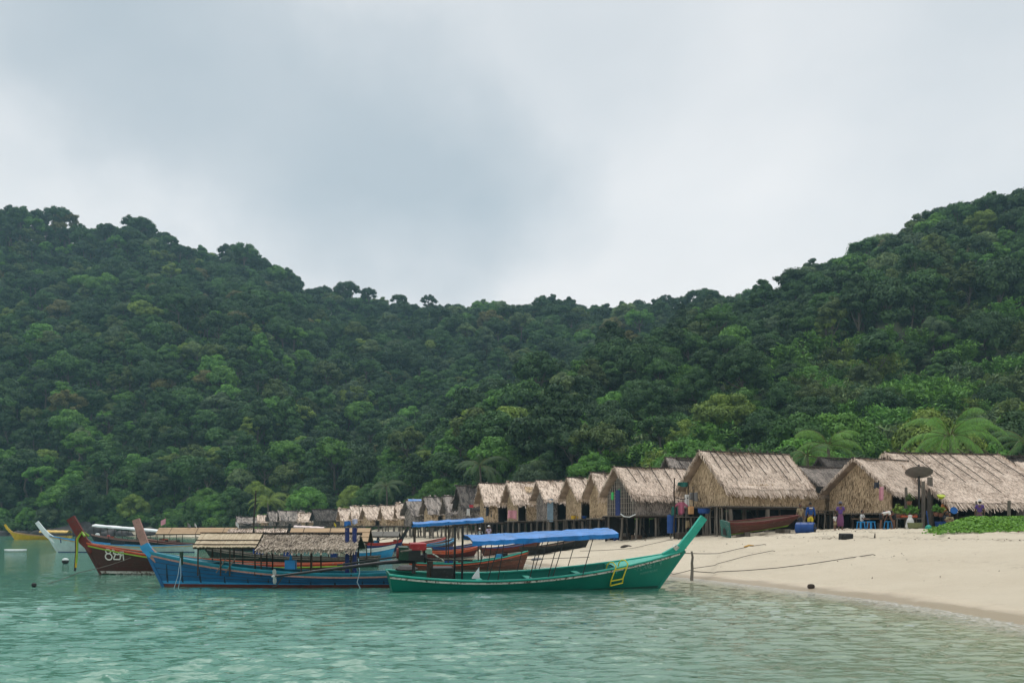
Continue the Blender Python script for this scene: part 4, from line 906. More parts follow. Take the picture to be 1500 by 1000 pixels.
# ---- white boat
hw = Hull(L=11.6, B=2.0, zb=1.32, zm=0.50, zs=0.62, draft=0.36, rake=1.05, srake=0.0, tm=0.30, bs=0.5)
white = make_boat('longtail_boat', 'pale white longtail boat with slanting white prow and ochre rail', (-30.4, 77.5, 0), math.pi, hw, hull='pale', bottom='navy', bz=0.06, rail='gold', cap='lblue', inside='lblue', prow='white', thwarts=3,
                  prow_pts=[(-0.7, -0.45), (-0.05, 0.02), (0.35, 0.45), (0.78, 1.02)], prow_w=0.16, prow_h=(0.40, 0.34, 0.28))
hull_text(white, hw, [[[(0, .8), (.2, 1), (.2, 0)]]], 4.7, 0.75, -0.5, 0.35, 'faint' if False else 'navy', wd=0.09, side=1)
MB().box((0.3, 0, 0.75), (0.9, 0.5, 0.3)).build('engine_cover', M_['black'], white)

# ---- yellow boat far left
hy = Hull(L=9.2, B=1.8, zb=1.25, zm=0.55, zs=0.6, draft=0.3, rake=1.0, tm=0.3)
yel = make_boat('longtail_boat', 'small far yellow longtail boat with yellow canopy', (-70.6, 149, 0), math.pi, hy, hull='yellow', rail='gold', inside='wood', prow='yellow', thwarts=2, prow_pts=[(-0.7, -0.45), (-0.05, 0.02), (0.35, 0.45), (0.7, 1.0)], prow_w=0.16, prow_h=(0.40, 0.34, 0.28))
tarp_roof(yel, -4.4, -0.2, 1.7, 1.15, 1.2, mat('ochre_canvas', (0.62, 0.42, 0.12), 0.7), crown=0.25, drop=0.15)
for x in (-4.2, -2.2, -0.4):
    for sd in (-1, 1): post(yel, (x, sd * .7, .5), (x, sd * .8, 1.2), 0.03)
# ---- boats moored behind
def roofed(name, label, px0, px1, Y, roof, bow=-1, hull='darkgreen', rail='pink', zr=1.9, ze=1.35, r0=0.05, r1=0.95, zb=1.1, zm=0.5, upper=None, cap=None, prow=None, tilt=0.0, half=0.95, z0=0.0, heel=0.0, pitch=0.0, B=1.8, roofmat=None, draft=0.36, thwarts=3, inside='darkwood', planks=0, prow_pts=None, group='wooden longtail boats', posts=True, battens=3, zs=None, rake=0.9):
    x0, x1 = (px0 - 750) / F * Y, (px1 - 750) / F * Y; Lb = (x1 - x0) / math.cos(tilt); h = Hull(L=Lb, B=B, zb=zb, zm=zm, zs=zs if zs is not None else zm + .08, draft=draft, rake=min(rake, Lb * 0.14), srake=0.15)
    rz = tilt if bow > 0 else math.pi + tilt
    r = make_boat(name, label, ((x0 + x1) / 2, Y + math.sin(tilt) * Lb / 2 * 0, z0), rz, h, hull=hull, rail=rail, cap=cap, upper=upper, inside=inside, prow=prow, heel=heel, pitch=pitch, thwarts=thwarts, planks=planks, prow_pts=prow_pts, group=group)
    if roof:
        a, c = -Lb / 2 + Lb * r0, -Lb / 2 + Lb * r1
        if roof in ('mat', 'flat', 'thatch'):
            for (O, U, D) in gable_roof(r, a, c, half, ze, zr):
                n = U.cross(D).normalized(); n = n if n.z > 0 else -n
                if roof == 'thatch': blade_obj('roof_thatch', [blades(plane_surf(O, U, D * 1.05), 60, 6, 0.34, 0.06, 71, 0.05)], TH['tan'], r)
                else:
                    rows = 3 if roof == 'mat' else 1
                    for k in range(rows): MB().slab([O + D * (k / rows) + n * .015, O + U + D * (k / rows) + n * .015, O + U + D * ((k + .93) / rows) + n * .03, O + D * ((k + .93) / rows) + n * .03], n * 0.025).build('roof_panel', roofmat or M_['straw'], r)
                    for k in range(battens): MB().bar(O + U * ((k + .5) / battens) + n * .06, O + U * ((k + .5) / battens) + D + n * .06, 0.03, 0.02).build('batten', M_['darkwood'], r)
        else: tarp_roof(r, a, c, half * 2, ze, zr, roofmat or M_['tarp'], crown=0.12, drop=0.14, seed=len(label))
        if posts:
            npst = max(2, int((c - a) / 1.4) + 1)
            for k in range(npst):
                x = a + 0.1 + (c - a - 0.2) * k / (npst - 1)
                for sd in (-1, 1): post(r, (x, sd * B * 0.36, zm - 0.1), (x, sd * half * 0.9, ze + (0.05 if roof not in ('tarp', 'board') else (zr - ze) * k / (npst - 1))), 0.03, 'darkwood', 'roof_post')
    rg = random.Random(len(label) * 7 + int(Y))
    if thwarts and Lb > 3:      # gear lying aboard
        for k in range(4):
            x = rg.uniform(-.4, .3) * Lb; t = .5 + x / Lb; z = h.sheer(t); m = rg.choice(('plastic_blue', 'black', 'wood', 'orange', 'white', 'lblue')); q = rg.uniform(.18, .4)
            MB().box((x, rg.uniform(-.3, .3), z - .05 + q * .3), (q * rg.uniform(.8, 1.8), q, q), rg.uniform(0, 2)).build('gear_box', M_[m], r)
        for k in range(2):
            x = rg.uniform(-.45, 0) * Lb; MB().tube([(x, rg.uniform(-.5, .5), h.sheer(.4) + .05), (x + rg.uniform(1.4, 2.6), rg.uniform(-.5, .5), h.sheer(.5) + rg.uniform(.1, .7))], .022, 5).build('boat_pole', M_[rg.choice(('greywood', 'darkwood', 'straw'))], r)
        if Y > 55 and rg.random() < .6: engine(r, (-Lb * .44, 0, zm + .45), rg.uniform(-.2, .2), min(3.0, Lb * .4), -.4)
    return r, h
roofed('longtail_boat', 'black longtail boat with tan matting roof just behind the blue boat', 298, 556, 50.5, 'mat', -1, 'darkgreen', 'greywood', 1.90, 1.22, 0.05, 0.50, zb=0.95, zm=0.45, half=1.0)
wc, _ = roofed('longtail_boat', 'dark boat under a long arched white canopy', 132, 262, 104, 'board', -1, 'black', 'pink', 2.12, 1.50, 0.12, 0.93, zb=1.2, zm=0.5, roofmat=mat('white_canvas', (0.72, 0.75, 0.76), 0.6, 0.1), half=1.1)
wc.children  # canopy, posts and hull are its parts
roofed('longtail_boat', 'dark boat with long tan roof beside the small flag', 200, 352, 88, 'mat', -1, 'black', 'pink', 1.86, 1.30, 0.02, 0.78, zb=1.05, zm=0.45, upper='maroon', cap='pink')
roofed('longtail_boat', 'tan-roofed boat moored around the bare mast', 330, 432, 82, 'thatch', -1, 'black', 'greywood', 1.80, 1.30, 0.1, 0.95, zb=1.0)
roofed('longtail_boat', 'boat with flat red-edged white roof and dark curved prow', 424, 482, 100, 'board', -1, 'navy', 'white', 2.0, 1.85, 0.1, 0.85, zb=1.2, zm=0.6, roofmat=mat('pinkish_white_board', (0.66, 0.55, 0.53), 0.6, 0.1), prow='black', prow_pts=[(-0.5, -0.4), (-0.1, 0.2), (0.0, 0.7), (-0.05, 1.1)], half=0.9)
roofed('longtail_boat', 'red and blue boat with plain grey roof and dark raised prow', 536, 590, 84, 'flat', 1, 'navy', 'red', 1.55, 1.12, 0.05, 0.92, zb=0.9, zm=0.6, roofmat=M_['greyroof'], prow='black', prow_pts=[(-0.5, -0.3), (-0.1, 0.05), (0.15, 0.45), (0.38, 0.85)], battens=1, upper='red')
roofed('longtail_boat', 'open bright blue boat with white rim behind the engine', 512, 580, 64, None, 1, 'lblue', 'white', zb=0.85, zm=0.55, upper='white', inside='lblue')
roofed('longtail_boat', 'brown timber boat with teal rim and small blue canopy', 600, 776, 47.5, 'tarp', 1, 'boatwood', 'orange', 2.34, 2.12, 0.03, 0.60, zb=0.86, zm=0.28, cap='teal', tilt=math.radians(8), B=1.7, half=0.85, inside='oldteal', planks=3, zs=0.35, rake=0.45)
# ---- canoes drawn up on the sand
def beached(label, px0, px1, Y0, Y1, hull, rail, cap, bow=1, zb=0.62, zm=0.34, zs=0.5, B=1.2, inside='wood', lift=0.0, planks=2, heel=0.0, upper=None):
    a, c = on_ground(px0, Y0), on_ground(px1, Y1); d = c - a; Lb = math.hypot(d.x, d.y); rz = math.atan2(d.y, d.x); pit = -math.atan2(d.z, Lb)
    if bow < 0: rz += math.pi; pit = -pit
    h = Hull(L=Lb, B=B, zb=zb, zm=zm, zs=zs, draft=0.12, rake=Lb * 0.10, srake=Lb * 0.05, tm=0.38, bs=0.25)
    mid = (a + c) / 2
    return make_boat('beached_canoe', label, (mid.x, mid.y, max(mid.z, -0.05) + 0.13 + lift), rz, h, hull=hull, rail=rail, cap=cap, inside=inside, pitch=pit, heel=heel, group='canoes drawn up on the beach', planks=planks, thwarts=2, upper=upper, uw=0.14)
beached('red-rimmed timber canoe on the sand under the far stilt huts', 588, 655, 88, 96, 'boatwood', 'orange', 'red', upper='orange')
beached('timber canoe with bright blue rim under the far stilt huts', 616, 668, 82, 92, 'boatwood', 'lblue', 'lblue', upper='lblue')
beached('slender brown canoe with dark blue rim, between orange canoe and huts', 632, 708, 72, 76, 'boatwood', 'navy', 'plastic_blue', upper='plastic_blue')
beached('orange-red canoe floating at the waterline', 620, 702, 64, 67, 'maroon', 'orange', 'orange', upper='orange', lift=-0.02, zb=0.55)
beached('red-brown canoe with blue rim behind the large blue canopy', 704, 796, 66, 69, 'boatwood', 'maroon', 'plastic_blue', upper='maroon')
beached('black tarred canoe lying on the sand behind the blue canopy', 763, 868, 61, 64, 'black', 'black', 'darkwood', planks=0)
# old hull propped up beside the biggest hut
ho = Hull(L=4.7, B=1.4, zb=0.30, zm=0.36, zs=0.55, draft=0.26, rake=0.9, srake=0.1, tm=0.5, bs=0.75)
og = on_ground(1122, 57.5)
old = make_boat('old_boat_hull', 'old red-brown wooden hull with teal transom propped by the biggest hut', (og.x - 0.15, og.y, og.z + 0.50), math.radians(10), ho, hull='boatwood', bottom='lime', bz=-0.17, rail='maroon', cap='maroon', inside='wood', transom='oldteal', planks=4, pitch=math.radians(-8), heel=math.radians(6), thwarts=2)
b = MB(); x = -2.40
b.add([(x, -.28, -.2), (x, -.2, .12), (x, 0, .25), (x, .2, .12), (x, .28, -.2), (x - .02, .0, -.2)], [(0, 1, 2, 3, 4, 5)]); b.build('transom_arch', M_['black'], old)
b = MB(); b.box((-2.32, 0, 0.14), (0.09, 1.25, 0.95)); b.build('transom_board', M_['oldteal'], old)
for k, sx in enumerate((-1.3, 1.0)): MB().box((og.x + sx, og.y + 0.1, gz(og.x + sx, og.y) + 0.10), (0.35, 1.2, 0.28), 0.2).build('support_log', M_['greywood']).parent = None
for o, l in zip([q for q in COL.objects if q.name.startswith('support_log')], ('timber block under the teal end of the old hull', 'timber block under the raised end of the old hull')): tag(o, l, 'timber block', 'blocks under the old hull')
# ------------------------------------------------------------------ stilt huts
def crooked(a, b, r0, r1, seed, n=7, k=4, amp=0.04):
    rg = random.Random(seed); a, b = Vector(a), Vector(b); pts = [a.lerp(b, i / k) + Vector((rg.uniform(-amp, amp), rg.uniform(-amp, amp), 0)) * (0 if i in (0, k) else 1) for i in range(k + 1)]
    return MB().tube(pts, [r0 + (r1 - r0) * i / k for i in range(k + 1)], n)
HUTN = [0]
def hut(label, fx, fy, Y, bxp, W, ze, zf, th=28, tone='tan', wall='gold', poles=0, gable='thatch', front='thatch', gaps=(), half_f=None, post_r=0.09, npost=3, og=0.45, fringe=0.45, wall_top=None, floor=True, name='stilt_hut', z_floor_ground=False, back_roof=True, bands=0, ridge_pole=True, group='thatched stilt huts along the beach'):
    HUTN[0] += 1; sd0 = HUTN[0] * 50; rg = random.Random(sd0)
    p = P(fx, fy, Y); zr = p.z; a = math.radians(th); ca, sa = math.cos(a), math.sin(a)
    # ridge length so that its far end lies at column bxp
    k = (bxp - 750) / F; Lr = (k * Y - p.x) / (ca - k * sa)
    r0 = Vector((p.x, p.y, 0)); cx = r0 + Vector((ca, sa, 0)) * Lr / 2; zb = max(gz(cx.x, cx.y), 0.0)
    r = thing(name, label, 'hut', (p.x, p.y, zb), a, group)
    def W2(x, y): q = r0 + Vector((ca * x - sa * y, sa * x + ca * y, 0)); return q
    def G(x, y): q = W2(x, y); return gz(q.x, q.y) - zb
    zr -= zb; ze -= zb; zf -= zb; far = Y > 98; vf = Y > 125
    hf = half_f or W / 2; hbk = W / 2
    slopes = {-1: (hf, ze), 1: (hbk, ze + (0.0 if half_f is None else (zr - ze) * (1 - hbk / hf)))}
    bw = 0.036 if Y < 70 else 0.05 if Y < 82 else 0.07 if not far else 0.14; parts_f = []; parts_b = []
    for sd in (-1, 1):
        if sd == 1 and not back_roof: continue
        run, e = slopes[sd]; O = Vector((-og, 0, zr)); U = Vector((Lr + 2 * og, 0, 0)); D = Vector((0, sd * run, e - zr))
        n = U.cross(D).normalized(); n = n if n.z > 0 else -n
        nx = 8; sagv = lambda u: -0.07 * math.sin(u * math.pi) - 0.03 * math.sin(u * 9 + sd0)
        b = MB(); b.grid(lambda u, v: O + U * u + D * v + n * (sagv(u) * (1 if v < 1 else .6)), nx, 4); b.grid(lambda u, v: O + U * u + D * v + n * (sagv(u) - 0.10), nx, 4)
        b.build('roof_slope', TH[tone], r)
        def srf(O=O, U=U, D=D, n=n):
            ua, da = U.normalized(), D.normalized()
            return lambda u, v: (O + U * u + D * v + n * (sagv(min(max(u, 0), 1)) + 0.02), ua, da, n)
        S = srf(); nu = int(U.length / bw); nv = max(4, int(D.length / (0.15 if Y < 70 else 0.2 if Y < 82 else 0.28 if not far else 0.5))); ln = D.length / nv * 1.55
        full = (sd == -1 or Y < 70)
        q = blades(S, nu if full else nu // 2, nv if full else nv // 2, ln, bw * (1.5 if full else 3), sd0 + sd, 0.04); (parts_f if sd == -1 else parts_b).append(q)
        q = blades(S, int(nu * 1.4), 1, fringe * 1.5, bw * 1.2, sd0 + sd + 5, 0.06, inside=None, droop=0.55); 
        fr = blades(lambda u, v, S=S: S(u, 0.97 + v * 0.06), int(nu * 1.6), 2, fringe, bw * 1.1, sd0 + sd + 7, 0.05, droop=0.6); (parts_f if sd == -1 else parts_b).append(fr)
        # ragged verge along both gable ends
        for uu in (0.0, 1.0):
            vg = blades(lambda u, v, S=S, uu=uu: (S(uu, u)[0] + Vector((rg.uniform(-.06, .1) * (1 if uu == 0 else -1), 0, -0.04)), S(uu, u)[2], Vector((0, 0, -1)), Vector((-1 if uu == 0 else 1, 0, 0))), int(D.length / bw), 1, fringe * 0.6, bw * 1.4, sd0 + 11 + int(uu), 0.05); (parts_f if sd == -1 else parts_b).append(vg)
    blade_obj('roof_thatch', parts_f, TH[tone], r)
    if parts_b: blade_obj('roof_thatch', parts_b, TH[tone], r)
    if 70 < Y < 100 and HUTN[0] % 2 == 0:      # an older or newer patch laid over the slope
        run, e = slopes[-1]; D = Vector((0, -run, e - zr)); u0, v0 = rg.uniform(.1, .5), rg.uniform(.15, .45); O = Vector((u0 * Lr, 0, zr)) + D * v0; n_ = Vector((1, 0, 0)).cross(D).normalized(); n_ = n_ if n_.z > 0 else -n_
        blade_obj('roof_patch', [blades(plane_surf(O + n_ * .07, Vector((Lr * rg.uniform(.2, .35), 0, 0)), D * rg.uniform(.2, .35)), 40, 6, .3, bw * 1.6, sd0 + 44, .05)], TH['gold' if tone == 'tan' else 'tan'], r)
    if ridge_pole: crooked((-og - .15, 0, zr + .06), (Lr + og + .15, 0, zr + .05), .05, .045, sd0, 6, 5, .03).build('ridge_pole', M_['darkwood'], r)
    run, e = slopes[-1]; Dn = Vector((0, -run, e - zr)); n = Vector((1, 0, 0)).cross(Dn).normalized(); n = n if n.z > 0 else -n
    for i in range(poles):
        x = (i + 0.3 + rg.uniform(0, .4)) / poles * Lr; f1 = rg.uniform(.45, .85); a_ = Vector((x, 0, zr)) - Dn * rg.uniform(.04, .10) + n * .12; b_ = Vector((x + rg.uniform(-.1, .25), 0, zr)) + Dn * f1 + n * .11
        crooked(a_, b_, .032, .022, sd0 + i, 5, 3, .02).build('roof_pole', M_['darkwood'], r)
    # walls
    Wi = min(W / 2, hf) - 0.30; zw = zr - (zr - ze) * (Wi / (W / 2 if half_f is None else hf)); x0 = 0.15; x1 = Lr - 0.15
    sl = (zr - ze) / (W / 2 if half_f is None else hf)
    top = lambda y: zr - 0.10 - sl * abs(y)
    def panel(vs, off, m, nm='wall_panel'): return MB().slab(vs, off).build(nm, m, r)
    WT = TH[wall] if wall in TH else M_[wall]; wb = []
    if gable != 'none':
        nb = max(2, int((top(0) - zf) / 0.62))
        for j in range(nb):
            a0 = zf + (top(0) - zf) * j / nb; a1 = zf + (top(0) - zf) * (j + 1) / nb - 0.02
            w0 = min(Wi, (zr - 0.10 - a0) / sl); w1 = min(Wi, max((zr - 0.10 - a1) / sl, 0.02))
            panel([(x0 + rg.uniform(0, .03), -w0, a0), (x0, w0, a0), (x0, w1, a1), (x0, -w1, a1)], (0.04, 0, 0), WT)
        if gable == 'thatch':
            hgt = top(0) - zf; S = lambda u, v: (Vector((x0 - .01, -Wi + 2 * Wi * u, top(0) - hgt * v)), Vector((0, 1, 0)), Vector((0, 0, -1)), Vector((-1, 0, 0)))
            wb.append(blades(S, int(2 * Wi / bw), max(4, int(hgt / 0.17)), 0.24, bw * 1.6, sd0 + 21, 0.06, inside=lambda u, v: top(-Wi + 2 * Wi * u) > top(0) - hgt * v))
        else:      # open lattice of pale laths
            b = MB(); yy = -Wi
            while yy < Wi: 
                b.bar((x0 - .04, yy, zf), (x0 - .04, yy + rg.uniform(-.04, .04), top(yy)), .035, .02); yy += rg.uniform(.16, .3)
            zz = zf + .2
            while zz < top(0) - .2:
                w = min(Wi, (zr - .1 - zz) / sl); b.bar((x0 - .06, -w, zz), (x0 - .06, w, zz + rg.uniform(-.05, .05)), .03, .02); zz += rg.uniform(.22, .36)
            o = b.build('lattice_laths', mat('pale_lath', (0.46, 0.42, 0.36), 0.9), r); o['kind'] = 'stuff'
    if front != 'none':
        wt = min(top(Wi), wall_top - zb if wall_top else 99); segs = []; cur = x0
        for (g0, g1) in list(gaps) + [(1.0, 1.0)]:
            xe = x0 + (x1 - x0) * g0
            if xe - cur > 0.05: segs.append((cur, xe))
            cur = x0 + (x1 - x0) * g1
        for (s0, s1) in segs:
            nb = max(1, int((wt - zf) / 0.6))
            for j in range(nb): panel([(s0, -Wi, zf + (wt - zf) * j / nb), (s1, -Wi, zf + (wt - zf) * j / nb), (s1, -Wi, zf + (wt - zf) * (j + 1) / nb - .02), (s0, -Wi, zf + (wt - zf) * (j + 1) / nb - .02)], (0, 0.04, 0), WT)
            if front == 'thatch' and wt - zf > .2:
                S = lambda u, v, s0=s0, s1=s1: (Vector((s0 + (s1 - s0) * u, -Wi - .01, wt - (wt - zf) * v)), Vector((1, 0, 0)), Vector((0, 0, -1)), Vector((0, -1, 0)))
                wb.append(blades(S, max(3, int((s1 - s0) / bw)), max(2, int((wt - zf) / 0.17)), 0.24, bw * 1.6, sd0 + 31, 0.06))
        for (g0, g1) in gaps:
            for gg in (g0, g1): MB().bar((x0 + (x1 - x0) * gg, -Wi - .02, zf), (x0 + (x1 - x0) * gg, -Wi - .02, wt), .07).build('door_post', M_['greywood'], r)
    if wb: blade_obj('wall_thatch', wb, WT, r)
    panel([(x1, -Wi, zf), (x1, Wi, zf), (x1, Wi, top(Wi)), (x1, 0, top(0)), (x1, -Wi, top(Wi))], (-.04, 0, 0), WT, 'rear_wall'); panel([(x0, Wi, zf), (x1, Wi, zf), (x1, Wi, top(Wi)), (x0, Wi, top(Wi))], (0, -.04, 0), WT, 'rear_wall')
    if floor:
        MB().box(((x0 + x1) / 2, 0, zf - .05), (x1 - x0 + .5, 2 * Wi + .5, .07)).build('floor', M_['greywood'], r)
        for y in (-Wi - .1, 0, Wi + .1): MB().tube([(x0 - .4, y, zf - .14), (x1 + .4, y, zf - .14)], .06, 6).build('floor_beam', M_['darkwood'], r)
        for i in range(npost):
            x = x0 + .05 + (x1 - x0 - .1) * i / max(npost - 1, 1)
            for j, y in enumerate((-Wi, 0, Wi)):
                if vf and j == 1: continue
                xx, y2 = x + rg.uniform(-.12, .12), y + rg.uniform(-.1, .1)
                crooked((xx, y2, G(xx, y2) - .3), (x, y, zf - .1), post_r * rg.uniform(.85, 1.2), post_r * rg.uniform(.75, 1), sd0 + i * 3 + j, 7, 3, .03).build('post', M_['greywood'], r)
        if not far:      # dark screens added at the back to deepen shade under the floor, plus braces
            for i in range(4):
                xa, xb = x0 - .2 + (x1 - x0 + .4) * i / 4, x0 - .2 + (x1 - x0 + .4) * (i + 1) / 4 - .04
                MB().slab([(xa, Wi + .05, G(xa, Wi) - .05), (xb, Wi + .05, G(xb, Wi) - .05), (xb, Wi + .05, zf - .1), (xa, Wi + .05, zf - .1 - rg.uniform(0, .25))], (0, .03, 0)).build('added_dark_screen', TH['dark'], r)
            MB().slab([(x1 - .1, -Wi + .2, G(x1, 0) - .05), (x1 - .1, Wi, G(x1, Wi) - .05), (x1 - .1, Wi, zf - .1), (x1 - .1, -Wi + .2, zf - .1)], (.03, 0, 0)).build('added_dark_screen', TH['dark'], r)
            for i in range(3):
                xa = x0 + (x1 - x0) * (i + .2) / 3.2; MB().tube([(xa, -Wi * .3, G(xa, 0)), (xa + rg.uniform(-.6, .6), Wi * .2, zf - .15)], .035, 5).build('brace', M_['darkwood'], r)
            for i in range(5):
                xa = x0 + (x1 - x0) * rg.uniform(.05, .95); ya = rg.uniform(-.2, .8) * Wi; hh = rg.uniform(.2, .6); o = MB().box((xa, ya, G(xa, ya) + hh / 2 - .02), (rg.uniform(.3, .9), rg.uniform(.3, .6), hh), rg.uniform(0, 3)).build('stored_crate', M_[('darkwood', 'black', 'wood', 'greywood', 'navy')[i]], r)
    return r, (lambda x, y, z: Vector((W2(x, y).x, W2(x, y).y, z + zb))), dict(Lr=Lr, Wi=Wi, x0=x0, x1=x1, zf=zf + zb, zb=zb, zr=zr + zb)

# from right to left along the beach
H1, h1w, h1 = hut('largest long thatched roof at the right edge with open shaded front', 1306, 664, 65, 1452, 6.0, 3.45, 1.95, 10, 'tan', 'dark', 8, gable='none', front='none', half_f=6.6, floor=False, og=0.5, fringe=0.55)
for i, (px, Y, zt, rr) in enumerate(((1327, 58.2, 4.3, .10), (1352, 59.5, 4.7, .13), (1362, 60.5, 5.0, .20), (1388, 59.0, 3.6, .08), (1430, 58.5, 3.5, .07), (1478, 57.5, 3.5, .11), (1400, 63, 5.0, .12), (1450, 63.5, 5.0, .12))):
    g = on_ground(px, Y, -.2); q = H1.matrix_basis.inverted() @ g if False else None
    o = crooked(g, (g.x, g.y, zt), rr, rr * .85, 900 + i, 8, 3, .03).build('post', M_['greywood'], None); o.parent = H1; bpy.context.view_layer.update(); o.matrix_parent_inverse = H1.matrix_world.inverted()
hut('dark weathered thatch roof behind the long roof at the far right', 1452, 668, 74, 1540, 5.0, 4.2, 2.6, 15, 'dark', 'dark', 3)
hut('wide-gabled golden thatch hut in front of the satellite dish', 1257, 672, 61.5, 1322, 5.3, 4.1, 2.85, 31, 'tan', 'gold', 0, npost=3, fringe=0.35, front='none')
hut('dark thatch roof peeking over between two right-hand huts', 1206, 671, 76, 1262, 4.2, 5.2, 3.0, 25, 'dark', 'dark', 0, npost=2)
hut('smaller greyish thatch hut with open veranda right of the biggest hut', 1172, 684, 66.5, 1236, 5.0, 4.35, 2.9, 26, 'grey', 'gold', 0, gaps=((.35, .62), (.72, 1.0)), npost=3)
hut('biggest golden thatch hut on thick posts with many roof poles', 1033, 662, 61.5, 1146, 5.1, 4.32, 3.25, 24, 'tan', 'gold', 12, post_r=.15, npost=3, fringe=.55)
hut('grey torn thatch roof left of and behind the biggest hut', 982, 671, 76, 1034, 4.6, 4.5, 2.9, 24, 'grey', 'grey', 3, npost=2)
hut('thatch hut with pale lattice gable and blue door', 908, 685, 67.5, 994, 4.5, 4.1, 2.78, 23, 'tan', 'grey', 5, gable='lattice', gaps=(), wall_top=3.75, npost=4, post_r=.08)
hut('narrow thatch hut tucked against the lattice hut', 874, 693, 75, 902, 4.4, 4.2, 2.65, 15, 'tan', 'gold', 2, npost=2)
hut('thatch hut with dark open front and yellow buckets', 838, 700, 80, 880, 4.6, 4.35, 2.6, 14, 'tan', 'gold', 2, gaps=((.0, .75),), npost=3)
hut('thatch hut with pale blue door left of the yellow buckets', 793, 704, 85, 840, 4.8, 4.3, 2.55, 13, 'tan', 'grey', 0, gaps=((.25, .65),), npost=3)
hut('shaggy golden thatch hut with pink cloth on its corner', 749, 706, 90, 790, 4.8, 4.3, 2.5, 13, 'tan', 'gold', 0, gaps=((.0, .3),), npost=3, fringe=.6)
hut('golden thatch hut with shirts hung by its door', 708, 708, 96, 748, 4.9, 4.3, 2.4, 13, 'tan', 'gold', 0, gaps=((.35, .95),), npost=3)
hut('dark slatted hut with steep grey roof', 675, 712, 104, 706, 4.9, 4.0, 2.3, 14, 'dark', 'grey', 2, npost=3)
ROW = [(655, 727, 112, 674, 'grey', 'grey', 'small grey hut beside the dark slatted hut'), (626, 728, 118, 655, 'grey', 'gold', 'broad grey hut above the red-rimmed canoe'), (599, 732, 124, 626, 'grey', 'grey', 'grey hut with a scrap of blue tarp on its ridge'),
       (584, 737, 130, 599, 'tan', 'gold', 'narrow tan hut left of the blue-tarp ridge'), (562, 740, 135, 584, 'tan', 'gold', 'tan far hut with two stepped gables'), (536, 741, 140, 562, 'tan', 'gold', 'tan far hut with wide pinkish roof'),
       (518, 741, 145, 535, 'tan', 'gold', 'tan far hut right of the dark blue posts'), (500, 745, 150, 517, 'tan', 'gold', 'small tan far hut next to the dark grey roof'), (462, 746, 156, 500, 'dark', 'dark', 'long dark grey far roof'),
       (441, 751, 160, 459, 'tan', 'gold', 'little tan far hut between two grey roofs'), (412, 748, 165, 441, 'grey', 'grey', 'broad grey far hut'), (396, 749, 170, 411, 'grey', 'grey', 'narrow grey far hut near the mast'),
       (381, 754, 175, 394, 'tan', 'gold', 'tiny tan far hut right of the mast'), (350, 757, 180, 380, 'grey', 'grey', 'leftmost low pale far hut behind the mast')]
for i, (x0, y, Y, x1, tn, wl, lb) in enumerate(ROW):
    zr = HC + (HZ - y) / F * Y; zf = HC + (HZ - 769.5) / F * Y
    hut(lb, x0, y, Y, x1, 4.6 if Y < 130 else 4.2, zf + (zr - zf) * (.45 if Y < 130 else .38), zf, 14 + (i % 3) * 5, tn, wl, 1 if i % 3 == 0 else 0, npost=3, post_r=.10, gaps=((.3, .55),) if i % 2 else (), fringe=.3)

# ------------------------------------------------------------------ deck between the huts and loose things
def box_thing(name, label, cat, c, size, m, rz=0.0, group=None):
    o = MB().box((0, 0, 0), size, 0).build(name, m); o.location = c; o.rotation_euler.z = rz; bv = o.modifiers.new('b', 'BEVEL'); bv.width = min(size) * .12; bv.segments = 2; return tag(o, label, cat, group)
def pot(name, label, cat, c, prof, m, group=None, rim=None, rot=None):
    r = thing(name, label, cat, c, 0, group)
    if rot: r.rotation_euler = rot
    MB().lathe((0, 0, 0), prof, 14).build('body', m, r, False); k = prof[-1]; MB().tube([(k[0] * math.cos(t / 12 * 6.283), k[0] * math.sin(t / 12 * 6.283), k[1]) for t in range(13)], .018, 5).build('rim', rim or m, r); return r
def barrel(label, c, m, r=.29, h=.88, lying=None, group='blue plastic barrels'):
    prof = [(r * .9, 0), (r, .04), (r, .26 * h), (r * 1.04, .29 * h), (r, .32 * h), (r, .66 * h), (r * 1.04, .69 * h), (r, .72 * h), (r, h - .05), (r * .9, h)]
    t = thing('barrel', label, 'barrel', c, 0, group)
    if lying is not None: t.rotation_euler = (math.radians(90), 0, lying)
    MB().lathe((0, 0, 0), prof, 18).build('drum', m, t, False); MB().lathe((0, 0, h), [(r * .8, 0), (r * .78, .03)], 18).build('lid', M_['black'], t)
    for a in (.4, -.4): MB().lathe((a * r, 0, h + .02), [(.05, 0), (.04, .04)], 8).build('bung', M_['plastic_blue'], t)
    return t
def cloth(label, top, w, hh, m, seed=1, cat='cloth', rz=0.0, name='hanging_cloth', shirt=False):
    rg = random.Random(seed); b = MB(); ph = rg.uniform(0, 6)
    def fn(i, j):
        x = (i - .5) * w * (1 + .15 * j); return Vector((x, .07 * math.sin(i * 9 + ph) * (0.3 + j), -hh * j - .05 * math.sin(i * 5 + ph) * j))
    b.grid(fn, 10, 6)
    if shirt:
        for s in (-1, 1): b.grid(lambda i, j, s=s: Vector((s * (w / 2 + .20 * i), .05 * math.sin(i * 4), -.02 - .16 * i - j * .18 * (1 - .2 * i))), 4, 2)
    o = b.build(name, m, None, True); o.location = top; o.rotation_euler.z = rz; s = o.modifiers.new('t', 'SOLIDIFY'); s.thickness = .012; return tag(o, label, cat)
def colour(n, c, r=.6): return mat(n, c, r, .15, 4)
